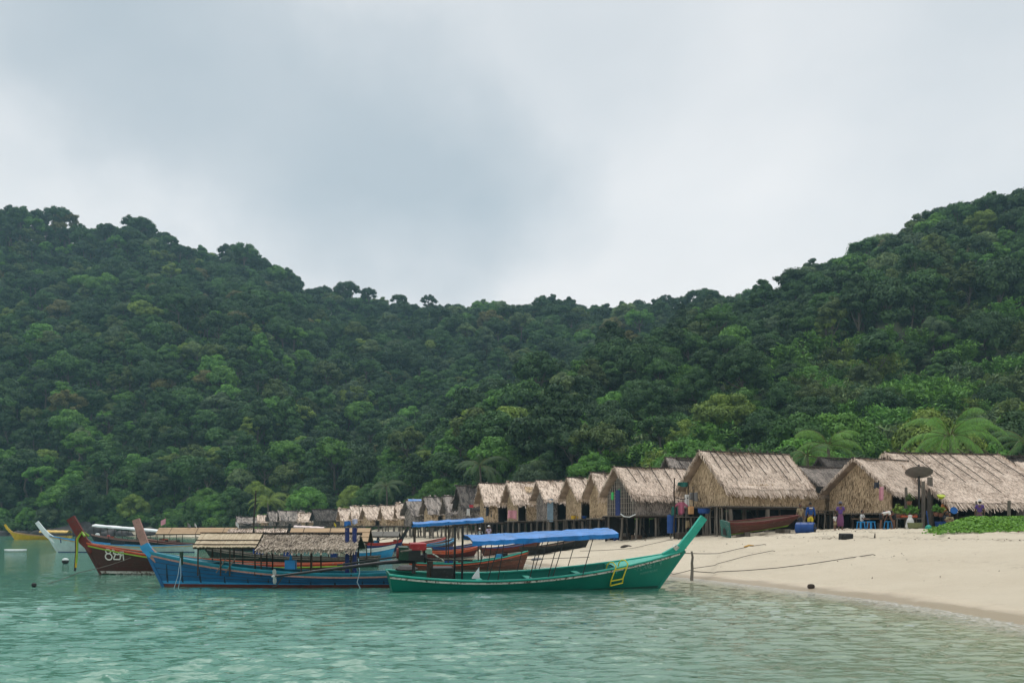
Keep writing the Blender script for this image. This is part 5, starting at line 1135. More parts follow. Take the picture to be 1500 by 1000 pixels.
CL = {k: colour('cloth_' + k, c, .85) for k, c in dict(pink=(.42, .13, .20), rose=(.62, .30, .36), white=(.62, .62, .60), dark=(.04, .045, .06), teal=(.02, .12, .10), navy=(.02, .03, .10), yellow=(.65, .50, .03), red=(.42, .03, .05), purple=(.10, .05, .22), khaki=(.30, .24, .14), plum=(.16, .06, .14), black=(.015, .015, .018), blue=(.015, .06, .22), grey=(.2, .2, .2), salmon=(.45, .07, .10)).items()}
def deck(label, px0, px1, Y, z, d, planks=10, legs=4):
    a, c = P(px0, 770, Y).x, P(px1, 770, Y).x; r = thing('timber_deck', label, 'deck', ((a + c) / 2, Y, gz((a + c) / 2, Y)), .1, 'timber decks'); L_ = c - a; zz = z - r.location.z
    for i in range(planks): MB().box((-L_ / 2 + L_ * (i + .5) / planks, 0, zz), (L_ / planks * .9, d * random.Random(i).uniform(.94, 1.06), .035)).build('plank', M_['greywood'], r)
    for i in range(legs):
        for y in (-d * .42, d * .42):
            x = -L_ / 2 + .12 + (L_ - .24) * i / (legs - 1); crooked((x, y, -.35), (x, y, zz), .05, .045, i + int(px0), 6, 3, .03).build('leg', M_['greywood'], r)
    return r
deck('low timber deck with hung clothes between lattice hut and biggest hut', 985, 1045, 62.5, 2.60, 2.2)
deck('shaded timber deck under the biggest hut roof edge', 1042, 1062, 60.0, 3.22, 1.6, 6, 3)
for i, (px, y0, Y, rr) in enumerate(((988, 700, 62, .06), (1008, 705, 62.2, .05), (1015, 712, 61.6, .04))):
    g = on_ground(px, Y, -.2); tp = P(px, y0, Y); o = crooked(g, tp, rr, rr * .7, 40 + i, 6, 4, .05).build('standing_pole', M_['darkwood']); tag(o, ('tall bare pole at the corner of the lattice hut', 'thin bare pole on the cluttered deck', 'short pole beside the biggest hut gable')[i], 'pole', 'bare poles between the huts')
o = MB().tube([P(988, 728, 62), P(1000, 731, 62), P(1014, 727, 62)], .03, 6).build('clothes_rail', M_['darkwood']); tag(o, 'horizontal clothes rail between the bare poles', 'rail')
cloth('pink shirt hung above the cluttered deck', P(998, 735, 61.9), .35, .75, CL['pink'], 2, shirt=True); cloth('teal cloth hung at the lattice hut corner', P(988, 742, 62.1), .35, .5, CL['teal'], 3); cloth('white rag hung from the clothes rail', P(1006, 724, 62), .25, .75, CL['white'], 4)
cloth('grey cloth bundle hanging beside the white rag', P(1016, 721, 61.8), .5, .5, CL['grey'], 5); cloth('green net draped over the pole top', P(1000, 706, 62), .6, .25, CL['teal'], 6)
box_thing('jerrycan', 'tan plastic jerrycan hanging at the deck edge', 'jerrycan', P(1012, 747, 61.4), (.32, .2, .48), colour('tan_plastic', (.55, .30, .13), .45), .3)
pot('washtub', 'round blue tub on the shaded deck', 'tub', P(1031, 752, 60.6), [(.28, 0), (.36, .08), (.38, .30)], M_['plastic_blue'])
barrel('blue barrel standing under the cluttered deck', on_ground(984, 62.5, 0.35), M_['plastic_blue'], r=.30, h=1.15)
barrel('blue barrel lying on the sand under the old hull bow', on_ground(1166, 57.0, .29) + Vector((0, 0, -.02)), M_['plastic_blue'], r=.33, h=1.05, lying=math.radians(60))
cloth('cream sack hanging under the cluttered deck', P(1007, 762, 61.5), .22, .45, CL['khaki'], 8)
box_thing('deck_crate', 'dark crate on the ground under the deck', 'crate', on_ground(1000, 61, .2), (.8, .5, .4), M_['darkwood'], .3)
# things on the nearer left huts
for px, py, Y, lab in ((840, 757, 79, 'left yellow bucket on the hut ledge'), (849, 758, 79, 'right yellow bucket on the hut ledge')): pot('bucket', lab, 'bucket', P(px, py + 3, Y), [(.17, 0), (.22, .26)], M_['yellow'], 'yellow buckets on the ledge')
pot('bucket', 'blue bucket on the ledge left of the yellow buckets', 'bucket', P(806, 760, 83), [(.17, 0), (.24, .34)], M_['plastic_sky']); pot('bucket', 'small blue bowl right of the yellow buckets', 'bucket', P(856, 759, 78), [(.12, 0), (.18, .18)], M_['plastic_blue'])
o = MB().box((0, 0, 0), (.5, .05, 1.9)).build('plank_door', mat('pale_blue_board', (.20, .30, .38), .7)); o.location = P(806, 747, 82.6); tag(o, 'pale grey-blue board standing at the hut opening', 'board')
deck('narrow ledge holding buckets in front of the open hut', 800, 866, 80, 2.52, 1.0, 12, 6)
cloth('dark shirt hung beside the golden hut door', P(716, 739, 94), .5, 1.1, CL['dark'], 9, shirt=True); cloth('pink and white cloth on the shaggy hut corner', P(751, 747, 88.5), .8, .75, CL['rose'], 10); cloth('white shirt hung by the dark slatted hut', P(686, 745, 101), .3, .7, CL['white'], 11); pot('bucket', 'red bowl hung by the dark slatted hut', 'bowl', P(691, 743, 101), [(.22, 0), (.28, .25)], CL['red'])
o = MB().box((0, 0, 0), (.5, .06, 1.7)).build('blue_door', M_['navy']); o.location = P(905, 736, 66.4); o.rotation_euler.z = math.radians(-63); tag(o, 'dark blue cloth door in the lattice gable', 'door')
for i, (px, py) in enumerate(((897, 726), (907, 722))):
    o = MB().box((0, 0, 0), (.22, .05, .5)).build('green_ribbon', colour('ribbon_green', (.04, .42, .10))); o.location = P(px, py, 66.3); o.rotation_euler.z = math.radians(-63); tag(o, ('left green ribbon on the lattice gable', 'right green ribbon on the lattice gable')[i], 'ribbon', 'green ribbons')
o = MB().tube([P(909, 752, 64.6), P(914, 756, 64.4), P(922, 757, 64.4), P(931, 753, 64.6)], .035, 6).build('hose', mat('pale_hose', (.5, .55, .55), .5)); tag(o, 'pale hose sagging below the lattice hut floor', 'hose')
o = MB().add([P(598, 731, 122.5), P(617, 731, 123), P(618, 733.5, 122.6), P(598, 734, 122.2)], [(0, 1, 2, 3)]).build('tarp_scrap', M_['tarp']); sm = o.modifiers.new('t', 'SOLIDIFY'); sm.thickness = .03; tag(o, 'scrap of blue tarp on a grey hut ridge', 'tarp')
# shaded area under the right-hand roofs
def table(label, px, Y, w, d, hgt, m, legm=None, group=None):
    g = on_ground(px, Y); r = thing('table', label, 'table', g, .1, group); MB().box((0, 0, hgt), (w, d, .05)).build('table_top', m, r)
    for x in (-w * .45, w * .45):
        for y in (-d * .42, d * .42): MB().box((x, y, hgt / 2), (.07, .07, hgt)).build('leg', legm or m, r)
    return r
table('long brown table with goods beside the bending people', 1274, 58.8, 1.9, .9, .62, M_['wood'], M_['darkwood']); table('rough bench table with potted plants', 1328, 57.9, 1.7, .8, .62, M_['greywood'])
table('dark trestle table under the long roof', 1410, 59.5, 2.6, .9, .7, M_['darkwood'])
def stool(label, px, Y):
    g = on_ground(px, Y); r = thing('stool', label, 'stool', g, .3, 'blue plastic stools'); MB().box((0, 0, .45), (.34, .34, .05)).build('seat', M_['plastic_sky'], r)
    for x in (-1, 1):
        for y in (-1, 1): MB().bar((x * .17, y * .17, 0), (x * .13, y * .13, .44), .05).build('leg', M_['plastic_sky'], r)
stool('leftmost blue plastic stool before the brown table', 1261, 57.8); stool('middle blue plastic stool before the brown table', 1276, 57.6); stool('rightmost blue plastic stool by the bending people', 1301, 57.9)
def plant(label, c, h, n, tone, seed, pr=.16, group='potted plants on the bench'):
    rng = np.random.default_rng(seed); r = thing('potted_plant', label, 'plant', c, 0, group); MB().lathe((0, 0, 0), [(pr * .7, 0), (pr, .22), (pr * .9, .22)], 10).build('pot', colour('terracotta', (.22, .10, .06), .8), r)
    C = rng.normal(0, 1, (n, 3)) * np.array([.22, .22, .2]) * h * 1.3 + np.array([0, 0, .22 + h * .55]); N_ = rng.normal(0, .6, (n, 3)) + np.array([0, 0, .6])
    o = link('foliage', leaves_mesh('foliage', C, N_, rng.uniform(.08, .16, n), rng.uniform(.2, .9, n), seed), None, r); o['tint'] = list(TONES[tone]); MB().tube([(0, 0, .2), (0, 0, .2 + h * .5)], .02, 5).build('stem', M_['wood'], r)
for i, (px, dz, h, t) in enumerate(((1316, .65, .8, 'yellow-green'), (1322, .65, .55, 'bright green'), (1333, .65, .7, 'fresh green'), (1340, .65, .6, 'bright green'), (1332, 1.4, .55, 'olive green'), (1371, .75, .65, 'fresh green'), (1378, .7, .5, 'yellow-green'))):
    plant(('tallest yellowish potted plant at the bench left end', 'small bright potted plant second on the bench', 'leafy potted plant at the bench middle', 'leafy potted plant at the bench right end', 'hanging potted plant above the bench', 'potted plant right of the grey trunk post', 'yellowish potted plant near the yellow basin')[i], on_ground(px, 57.7, dz), h * .62, 70, t, 70 + i)
o = MB().box((0, 0, 0), (.9, .5, .10)).build('tray', M_['orange']); o.location = on_ground(1330, 57.6, .74); tag(o, 'orange tray on the bench table', 'tray')
pot('basin', 'olive green basin on the sand by the white sack', 'basin', on_ground(1340, 56.6, .02), [(.30, 0), (.40, .1), (.42, .34)], colour('olive_plastic', (.16, .18, .08), .5)); pot('washtub', 'blue tub on the sand left of the green creeper', 'tub', on_ground(1379, 57.5, .02), [(.26, 0), (.34, .1), (.36, .40)], M_['plastic_blue'])
o = MB().lathe((0, 0, 0), [(.22, 0), (.27, .15), (.2, .5), (.10, .68), (.13, .8), (.03, .82)], 10).build('white_sack', CL['white']); o.location = on_ground(1333, 56.8); tag(o, 'white knotted sack standing beside the olive basin', 'sack')
r = thing('broom', 'blue-handled broom with teal head leaning by the tub', 'broom', on_ground(1360, 56.6)); MB().tube([(-.12, 0, 1.05), (0, 0, .22)], .028, 6).build('handle', M_['plastic_blue'], r); MB().lathe((0, 0, 0), [(.22, 0), (.18, .15), (.06, .26)], 10).build('broom_head', M_['teal'], r)
pot('basin', 'round blue basin hung on the post under the long roof', 'basin', P(1396, 748, 57.0), [(.15, 0), (.19, .05), (.20, .12)], colour('mid_blue_plastic', (.015, .12, .40), .4), rot=(math.radians(75), 0, 0)); pot('basin', 'lime yellow basin hung high under the roof edge', 'basin', P(1378, 729.5, 57.0), [(.12, 0), (.2, .1), (.22, .16)], colour('lime_plastic', (.45, .55, .03), .4), rot=(math.radians(20), 0, 0))
box_thing('storage_chest', 'dark chest under the long roof behind the white-capped person', 'chest', on_ground(1447, 61.2, .35), (1.3, .6, .7), M_['darkwood']); box_thing('storage_chest', 'low blue box under the long roof at the right', 'box', on_ground(1470, 60.5, .3), (.8, .5, .35), M_['plastic_blue'])
cloth('pink cloth hung at the wide gable corner', P(1291, 713, 58.6), .28, .75, CL['rose'], 15); cloth('dark rag hung above the pink cloth', P(1284, 706, 58.6), .25, .35, CL['dark'], 16)
box_thing('wall_board', 'dark board under the small veranda roof', 'board', P(1206, 717, 63.6), (1.2, .06, .42), M_['black'], .4); deck('narrow veranda floor of the small greyish hut', 1200, 1232, 63.2, 3.0, 1.2, 7, 3)
o = box_thing('charred_stump', 'charred wooden stump on the sand', 'stump', on_ground(1239, 48.5, .10), (.62, .35, .36), M_['black'], .15); o.rotation_euler.x = .1
o = MB().tube([on_ground(1281, 48, -.05), on_ground(1281.6, 48, .22)], [.05, .02], 5).build('stake', M_['darkwood']); tag(o, 'tiny dark stake in the sand right of the stump', 'stake')
# satellite dish
g = on_ground(1346, 58.0); r = thing('satellite_dish', 'dark mesh satellite dish on a post before the long roof', 'satellite dish', g); zt = HC + (HZ - 697) / F * 58 - g.z; MB().tube([(0, 0, -.2), (0, 0, zt)], .06, 8).build('post', M_['steel'], r)
b = MB(); R3 = Matrix.Rotation(math.radians(-22), 3, 'X') @ Matrix.Rotation(math.radians(8), 3, 'Y'); b.grid(lambda i, j: R3 @ Vector((.76 * i * math.cos(j * 6.2832), .76 * i * math.sin(j * 6.2832), .26 * i * i)) + Vector((0, 0, zt)), 8, 24)
o = b.build('bowl', mat('dark_mesh_metal', (.15, .13, .12), .6), r); sm = o.modifiers.new('t', 'SOLIDIFY'); sm.thickness = .015
for k in range(8): MB().tube([R3 @ Vector((.76 * q * math.cos(k * .785), .76 * q * math.sin(k * .785), .26 * q * q + .02)) + Vector((0, 0, zt)) for q in (0, .35, .7, 1)], .014, 4).build('rib', M_['steel'], r)
for k in range(3): MB().tube([R3 @ Vector((.6 * math.cos(k * 2.09), .6 * math.sin(k * 2.09), .2)) + Vector((0, 0, zt)), R3 @ Vector((0, 0, .62)) + Vector((0, 0, zt))], .012, 4).build('feed_arm', M_['steel'], r)
MB().lathe(R3 @ Vector((0, 0, .6)) + Vector((0, 0, zt)), [(.05, 0), (.06, .1), (.03, .14)], 8).build('receiver', M_['steel'], r)
# ------------------------------------------------------------------ people
SKIN = mat('brown_skin', (.16, .085, .055), .55, .1, 6); HAIR = mat('black_hair', (.012, .010, .009), .6)
def skin_mesh(name, joints, edges, m, parent, root=0, sub=1):
    me = bpy.data.meshes.new(name); me.from_pydata([j[0] for j in joints], edges, []); o = link(name, me, None, parent)
    md = o.modifiers.new('skin', 'SKIN'); md.use_smooth_shade = True; lay = me.skin_vertices[0].data if me.skin_vertices else None
    if lay is None:
        import bmesh
        bm = bmesh.new(); bm.from_mesh(me); bm.verts.layers.skin.verify(); bm.to_mesh(me); bm.free(); lay = me.skin_vertices[0].data
    for i, j in enumerate(joints): lay[i].radius = (j[1], j[1] if len(j) < 3 else j[2]); lay[i].use_root = i == root
    s = o.modifiers.new('sub', 'SUBSURF'); s.levels = sub; s.render_levels = sub
    dg = bpy.context.evaluated_depsgraph_get(); nm = bpy.data.meshes.new_from_object(o.evaluated_get(dg)); o.modifiers.clear(); o.data = nm; nm.materials.clear(); nm.materials.append(m); nm.name = name; return o
def person(label, loc, rz, top, bottom, pose='stand', H=1.62, hat=None, long_=False, sleeves=False, hair=True, skin=SKIN, group='people among the huts'):
    r = thing('person', label, 'person', loc, rz, group); s = H / 1.70; V = lambda x, y, z: Vector((x, y, z)) * s
    # facing -y; joints of a 1.70 m adult
    J = {}
    if pose == 'sit': hipz, knee, ank, lean = .42, (.11, -.42, .45), (.12, -.45, .06), .08
    elif pose == 'squat': hipz, knee, ank, lean = .28, (.16, -.36, .50), (.13, -.10, .06), .25
    else: hipz, knee, ank, lean = .90, (.10, -.02, .49), (.10, .03, .07), 0.0
    if pose == 'bend': lean = 1.25
    def up(d, side=0.0, fw=0.0):      # point d above the hips along the leaning spine
        return V(side, -math.sin(lean) * d - math.cos(lean) * fw * 1.0, hipz + math.cos(lean) * d - math.sin(lean) * fw)
    hip, waist, chest, neck, head0, head1 = up(0), up(.17), up(.40), up(.56), up(.63), up(.80)
    if pose == 'bend': head0 = neck + V(0, -.05, -.02); head1 = neck + V(0, -.16, -.10)
    jo = [(hip, .125 * s, .10 * s), (waist, .115 * s, .09 * s), (chest, .14 * s, .095 * s), (neck, .052 * s)]; ed = [(0, 1), (1, 2), (2, 3)]
    limbs = {}
    for sd in (-1, 1):
        sh = up(.50, sd * .18)
        if pose == 'bend': el = sh + V(sd * .03, -.06, -.26); wr = el + V(0, -.10, -.22)
        elif pose in ('sit', 'squat'): el = sh + V(sd * .05, -.10, -.24); wr = el + V(-sd * .08, -.22, -.02)
        elif pose == 'hold': el = sh + V(sd * .06, .02, -.27); wr = el + V(-sd * .10, -.22, .02)
        else: el = sh + V(sd * .06, .03, -.28); wr = el + V(sd * .02, -.04, -.25)
        k = len(jo); jo += [(sh, .058 * s), (el, .044 * s), (wr, .030 * s)]; ed += [(2, k), (k, k + 1), (k + 1, k + 2)]
        d = (wr - el).normalized(); pal = wr + d * .07 * s; k2 = len(jo); jo.append((pal, .034 * s, .020 * s)); ed.append((k + 2, k2))
        for f in range(5):
            off = Vector((0, 0, 0)) + (Vector((0, 1, 0)) * (f - 1.5) * .018 * s if f < 4 else Vector((0, -.035 * s, 0)))
            tip = pal + off + d * (.075, .085, .08, .06, .02)[f] * s + Vector((-sd * .015 * s, 0, 0)); jo.append((tip, .009 * s)); ed.append((k2, len(jo) - 1))
        hp = V(sd * .09, 0, hipz - .03); kn = V(sd * knee[0], knee[1], knee[2]); an = V(sd * ank[0], ank[1], ank[2]); ft = V(sd * (ank[0] + .02), ank[1] - .17, .03)
        k3 = len(jo); jo += [(hp, .088 * s), (kn, .058 * s), (an, .040 * s), (ft, .034 * s, .022 * s)]; ed += [(0, k3), (k3, k3 + 1), (k3 + 1, k3 + 2), (k3 + 2, k3 + 3)]; limbs[sd] = (sh, el, wr, hp, kn, an)
    body = skin_mesh('body', jo, ed, skin, r)
    hc = (head0 + head1) / 2; hd = (head1 - head0).normalized() if pose != 'bend' else Vector((0, -.5, -.85)); b = MB()
    b.grid(lambda i, j: hc + Vector((.078 * s * math.sin(i * math.pi) * math.cos(j * 6.2832), .095 * s * math.sin(i * math.pi) * math.sin(j * 6.2832), .118 * s * math.cos(i * math.pi))), 10, 14)
    b.add([hc + V(-.014, -.09, -.02), hc + V(.014, -.09, -.02), hc + V(0, -.122, -.028), hc + V(0, -.09, .03)], [(0, 1, 2), (0, 2, 3), (1, 3, 2)])
    hdob = b.build('head', skin, r, True)
    for sd in (-1, 1):
        MB().lathe(hc + V(sd * .079, .0, -.01), [(.024 * s, -.012 * s), (.028 * s, .0), (.018 * s, .012 * s)], 8, 'X').build('ear', skin, hdob); MB().lathe(hc + V(sd * .032, -.086, .018), [(.011 * s, 0), (.006 * s, .006 * s)], 8).build('eye', HAIR, hdob)
    MB().box(hc + V(0, -.088, -.055), (.045 * s, .012 * s, .010 * s)).build('mouth', CL['red'], hdob)
    if hair:
        b = MB(); b.grid(lambda i, j: hc + Vector((.088 * s * math.sin(i * 1.9) * math.cos(j * 6.2832), .012 * s + .104 * s * math.sin(i * 1.9) * math.sin(j * 6.2832) * (1 if math.sin(j * 6.2832) > 0 else .75), .015 * s + .122 * s * math.cos(i * 1.9))), 8, 14); b.build('hair', HAIR, r, True)
    if hat: MB().lathe(hc + V(0, 0, .04), [(.19 * s, 0), (.185 * s, .015 * s), (.10 * s, .03 * s), (.095 * s, .10 * s), (.05 * s, .13 * s)], 14).build('hat', hat, r, True)
    jt = [(up(.02), .140 * s, .115 * s), (waist, .135 * s, .105 * s), (chest, .155 * s, .112 * s), (neck - (neck - chest) * .2, .075 * s)]; et = [(0, 1), (1, 2), (2, 3)]
    for sd in (-1, 1):
        sh, el, wr = limbs[sd][:3]; k = len(jt); jt += [(sh, .075 * s), (sh.lerp(el, .75) if not sleeves else el, .064 * s)]; et += [(2, k), (k, k + 1)]
        if sleeves: jt.append((el.lerp(wr, .85), .046 * s)); et.append((k + 1, k + 2))
    skin_mesh('shirt', jt, et, top, r)
    if long_:
        MB().lathe((0, 0, 0), [(.19 * s, .25 * s), (.20 * s, .55 * s), (.165 * s, .85 * s), (.13 * s, (hipz + .08) * s)], 14).build('skirt', bottom, r, True)
    else:
        js = [(up(.07), .136 * s, .115 * s), (up(-.02), .140 * s, .12 * s)]; es = [(0, 1)]
        for sd in (-1, 1): hp, kn = limbs[sd][3:5]; k = len(js); js += [(hp, .108 * s), (hp.lerp(kn, .85), .098 * s)]; es += [(1, k), (k, k + 1)]
        skin_mesh('shorts', js, es, bottom, r)
    return r
G = lambda px, Y, dz=0.0: on_ground(px, Y, dz)
pa = person('person in dark blue jacket and yellow shorts standing with back turned', G(1187, 57.2), math.pi, CL['blue'], CL['yellow'], sleeves=True, H=1.66)
MB().box((0, .13, 1.36), (.2, .012, .05)).build('jacket_print', CL['white'], pa)
person('person in pale top half hidden behind the yellow shorts', G(1172, 58.6), .4, CL['khaki'], CL['dark'], H=1.6)
person('person in purple-blue shirt, purple skirt and hat', G(1231, 57.6), 2.9, CL['purple'], CL['plum'], pose='hold', hat=colour('felt_hat', (.10, .10, .14), .9), long_=True, H=1.6)
person('small child in white top beside the purple skirt', G(1223, 57.2), .6, CL['white'], CL['khaki'], H=.95)
person('bending person in pale vest and dark shorts', G(1290, 57.0), 1.35, CL['white'], CL['black'], pose='bend', H=1.6)
person('bending person in red shirt facing the pale vest', G(1309, 57.2), -1.5, CL['salmon'], CL['black'], pose='bend', H=1.6)
person('person lounging in pale clothes at the brown table', G(1262, 58.3), .9, CL['white'], CL['dark'], pose='sit', H=1.55)
person('seated person in dark top beside the blue tub', G(1383, 57.6), .5, CL['dark'], CL['navy'], pose='squat', H=1.6)
person('squatting person in khaki right of the blue tub', G(1391, 56.8), -.4, CL['khaki'], CL['khaki'], pose='squat', H=1.45)
person('person with white cap and purple shirt behind the creeper', G(1435, 57.0), 2.6, CL['purple'], CL['plum'], hat=CL['white'], H=1.62)
person('person with orange cloth standing in the shade under the long roof', G(1384, 58.8, 0.1), 0.2, colour('cloth_orange', (.55, .20, .06), .85), CL['black'], pose='hold', H=1.6)
person('far person in lilac shirt and pale hat behind the canopy', G(716, 88), .3, colour('cloth_lilac', (.45, .40, .55), .85), CL['dark'], hat=CL['white'], H=1.62)
person('far person in white hat left of the lilac shirt', G(703, 87), .1, colour('cloth_sky', (.40, .50, .55), .85), CL['dark'], hat=CL['white'], H=1.5)
person('far person in pink standing above the grey boat roof', G(554, 108), .2, CL['rose'], CL['dark'], H=1.6)

# ------------------------------------------------------------------ palms
PALM_LEAF = LEAF
def palm(label, px, py, Y, R, tone, seed, n=15):
    rng = np.random.default_rng(seed); top = P(px, py, Y); zg = gz(top.x, top.y); r = thing('palm_tree', label, 'palm', (top.x, top.y, zg), 0, 'coconut palms behind the huts'); hz = top.z - zg
    MB().tube([(0, 0, -.5), (.15, 0, hz * .4), (.1, .1, hz * .8), (0, 0, hz)], [.22, .17, .14, .12], 8).build('trunk', BARK, r)
    V = []; var = []; st = MB()
    for k in range(n):
        a = k * 2.399 + rng.uniform(-.2, .2); el = rng.uniform(-.1, 1.15) if k > 3 else rng.uniform(.8, 1.3); L_ = R * rng.uniform(.8, 1.1); pts = []
        for t in np.linspace(0, 1, 9): 
            e = el - 1.75 * t ** 1.2; pts.append((pts[-1] + Vector((math.cos(a) * math.cos(e), math.sin(a) * math.cos(e), math.sin(e))) * L_ / 8) if pts else Vector((0, 0, hz)))
        st.tube(pts, [.05, .045, .04, .03, .025, .02, .015, .01, .006], 4)
        for q in range(46):
            f = (.12 + .88 * q / 46) * 8; j = min(int(f), 7); p = pts[j].lerp(pts[j + 1], f - j); d = (pts[j + 1] - pts[j]).normalized(); sdv = d.cross(Vector((0, 0, 1))).normalized(); ln = R * .19 * math.sin((.15 + .85 * q / 46) * math.pi * .92) + .15
            for s in (-1, 1):
                tip = p + (sdv * s * .75 + d * .55 + Vector((0, 0, -.85))).normalized() * ln * rng.uniform(.8, 1.1); w = d * .015 * (R / 3.5); m_ = p.lerp(tip, .5) + Vector((0, 0, .06 * ln))
                V += [p - w, p + w, m_ + w * .9, m_ - w * .9]; V += [m_ - w * .9, m_ + w * .9, tip + w * .15, tip - w * .15]; var += [rng.uniform(.35, .85)] * 2
    Vn = np.array([tuple(v) for v in V]); me = np_mesh('fronds', Vn, np.arange(len(Vn)).reshape(-1, 4)); at = me.attributes.new('leafvar', 'FLOAT', 'FACE'); at.data.foreach_set('value', np.array(var, dtype=np.float32)); me.materials.append(LEAF)
    o = link('fronds', me, None, r); o['tint'] = list(TONES[tone]); q = st.build('frond_stalks', mat('frond_stalk', (.10, .12, .03), .6), r)
palm('coconut palm behind the dark roof between the right-hand huts', 1213, 652, 82, 3.8, 'bright green', 1); palm('large coconut palm rising behind the long roof', 1392, 640, 82, 5.0, 'fresh green', 2, 20); palm('coconut palm at the right picture edge', 1502, 650, 84, 3.6, 'mid green', 3)
palm('slender palm behind the dark slatted hut', 703, 682, 135, 4.4, 'grey-green', 4); palm('pale palm beside the bare mast', 392, 735, 188, 4.6, 'yellow-green', 5); palm('low palm above the far tan huts', 566, 712, 172, 4.0, 'grey-green', 6); palm('small palm behind the biggest hut right corner', 1182, 668, 80, 2.6, 'mid green', 7)

# ------------------------------------------------------------------ creeper on the beach ridge
def creeper():
    rng = np.random.default_rng(9); n = 60000; X = rng.uniform(17.5, 38, n); Y = rng.uniform(44, 60, n); u = 750 + F * X / Y
    # rough edge of the patch
    edge = np.interp(Y, [44, 47, 50, 53, 56, 60], [1415, 1372, 1368, 1385, 1405, 1440]) + 10 * np.sin(Y * 3.1) + 6 * np.sin(Y * 7.3) + rng.normal(0, 4, n)
    lo = 46.2 + .5 * np.sin(X * 1.3) + .3 * np.sin(X * 3.7); keep = (u > edge) & (Y > lo); X, Y = X[keep], Y[keep]; u = u[keep]
    rise = np.clip((Y - 46.2) / 4.5, 0, 1) * np.clip((u - 1360) / 60, 0.15, 1); Z = height(X, Y) + (.12 + .52 * rise + .05 * np.sin(X * 2.3) * np.sin(Y * 1.9)) * rng.uniform(.35, 1.05, len(X))
    C = np.stack([X, Y, Z], 1); N_ = rng.normal(0, .45, C.shape) + np.array([0, -.25, .9])
    me = leaves_mesh('beach_creeper', C, N_, rng.uniform(.07, .15, len(X)), np.clip(rng.normal(.55, .22, len(X)), 0, 1), 91, asp=1.15, fold=.12); o = link('beach_creeper', me, None); o['tint'] = [.115, .255, .03]; tag(o, 'bright green beach creeper spreading over the sand', None, None, 'stuff')
creeper()
# ------------------------------------------------------------------ rocks, poles, floats, ropes
def rock(label, px, Y, size, seed, dz=0.0):
    rng = np.random.default_rng(seed); b = MB(); ph = rng.uniform(0, 6, 6)
    def fn(i, j):
        a, e = j * 6.2832, (i - .5) * math.pi; d = Vector((math.cos(a) * math.cos(e), math.sin(a) * math.cos(e), math.sin(e)))
        k = 1 + .18 * math.sin(3 * d.x + ph[0]) + .15 * math.sin(4 * d.y + ph[1]) + .12 * math.sin(5 * d.z + ph[2] + 3 * d.x) + .06 * math.sin(11 * d.x + 9 * d.y + ph[3])
        return Vector((d.x * size[0], d.y * size[1], max(d.z, -.3) * size[2])) * k
    b.grid(fn, 16, 24); o = b.build('rock', mat('dark_wet_rock', (.035, .033, .032), .7, .5, .8, .15, 1.2), None, True); x = (px - 750) / F * Y; o.location = (x, Y, max(gz(x, Y), 0) + dz); tag(o, label, 'rock', 'rocks on the far shore'); return o
rk = rock('big dark sloping rock above the yellow boat canopy', 112, 203, (5.2, 3.0, 2.9), 1); rk.rotation_euler.y = -.35
for i, (px, Y, s, l) in enumerate(((82, 206, 2.0, 'dark boulder left of the sloping rock'), (140, 200, 2.0, 'dark boulder right of the sloping rock'), (160, 199, 1.6, 'low boulder at the left end of the white canopy'), (58, 207, 1.7, 'boulder behind the yellow boat canopy'), (30, 209, 1.3, 'small boulder above the yellow boat hull'), (5, 210, 1.6, 'boulder at the left picture edge'), (185, 197, 1.3, 'boulder behind the white canopy middle'), (215, 196, 1.2, 'boulder behind the white canopy right end'))): rock(l, px, Y, (s * 1.3, s, s * .8), 10 + i)
def pole(name, label, cat, px, y0, y1, Y, rr, lean=0.0, m='darkwood', zlow=None):
    a, c = P(px, y1, Y), P(px + lean, y0, Y); o = crooked(a, c, rr, rr * .6, int(px), 7, 5, .04).build(name, M_[m]); return tag(o, label, cat)
pole('mast', 'tall bare mast leaning slightly above the boats', 'mast', 370, 718, 800, 80, .09, 5); o = pole('mooring_stake', 'wooden stake at the waterline by the green bow', 'stake', 1013, 807, 850, 36.5, .065, 0, 'greywood')
def flag(label, px, y0, y1, Y, m, w=.5, side=1):
    r = thing('flag', label, 'flag', P(px, y1, Y), 0, 'small flags on the boats'); h = (y1 - y0) / F * Y; MB().tube([(0, 0, 0), (0, 0, h)], .02, 5).build('flagpole', M_['greywood'], r); o = MB().grid(lambda i, j: Vector((side * w * i, .08 * math.sin(i * 5), h - .02 - w * 1.1 * j - .25 * i)), 6, 4).build('flag_cloth', m, r, True)
flag('red and white flag on the dark tan-roofed boat', 243, 758, 778, 88, CL['rose'], .42, -1); flag('dull blue flag right of the red and white flag', 275, 765, 777, 88, CL['grey'], .3); flag('white pennant above the tan roof', 285, 765, 776, 88, CL['white'], .22); flag('yellow-green pennant in front of the dark far roof', 489, 764, 780, 98, CL['yellow'], .25); flag('white streamer left of the mast', 345, 763, 778, 84, CL['white'], .3)
cloth('blue bundle hung above the dark blue posts', P(509, 763, 66), .42, .3, colour('cloth_bright_blue', (.03, .14, .42), .8), 21); cloth('white and lilac cloth beside the blue bundle', P(520, 760, 66), .3, .3, colour('cloth_pale', (.45, .47, .62), .85), 22)
def buoy(name, label, px, py, rr, m, m2=None, flat=1.0):
    Y = F * HC / (py - HZ); r = thing(name, label, 'buoy', ((px - 750) / F * Y, Y, rr * .45), 0, 'floats on the water'); MB().lathe((0, 0, -rr * .5 * flat), [(rr * .5, 0), (rr * .9, rr * .3 * flat), (rr, rr * .7 * flat), (rr * .95, rr * flat)], 14).build('lower_half', m, r, True); MB().lathe((0, 0, rr * .5 * flat), [(rr * .95, 0), (rr * .8, rr * .4 * flat), (rr * .35, rr * .62 * flat)], 14).build('upper_half', m2 or m, r, True); return r
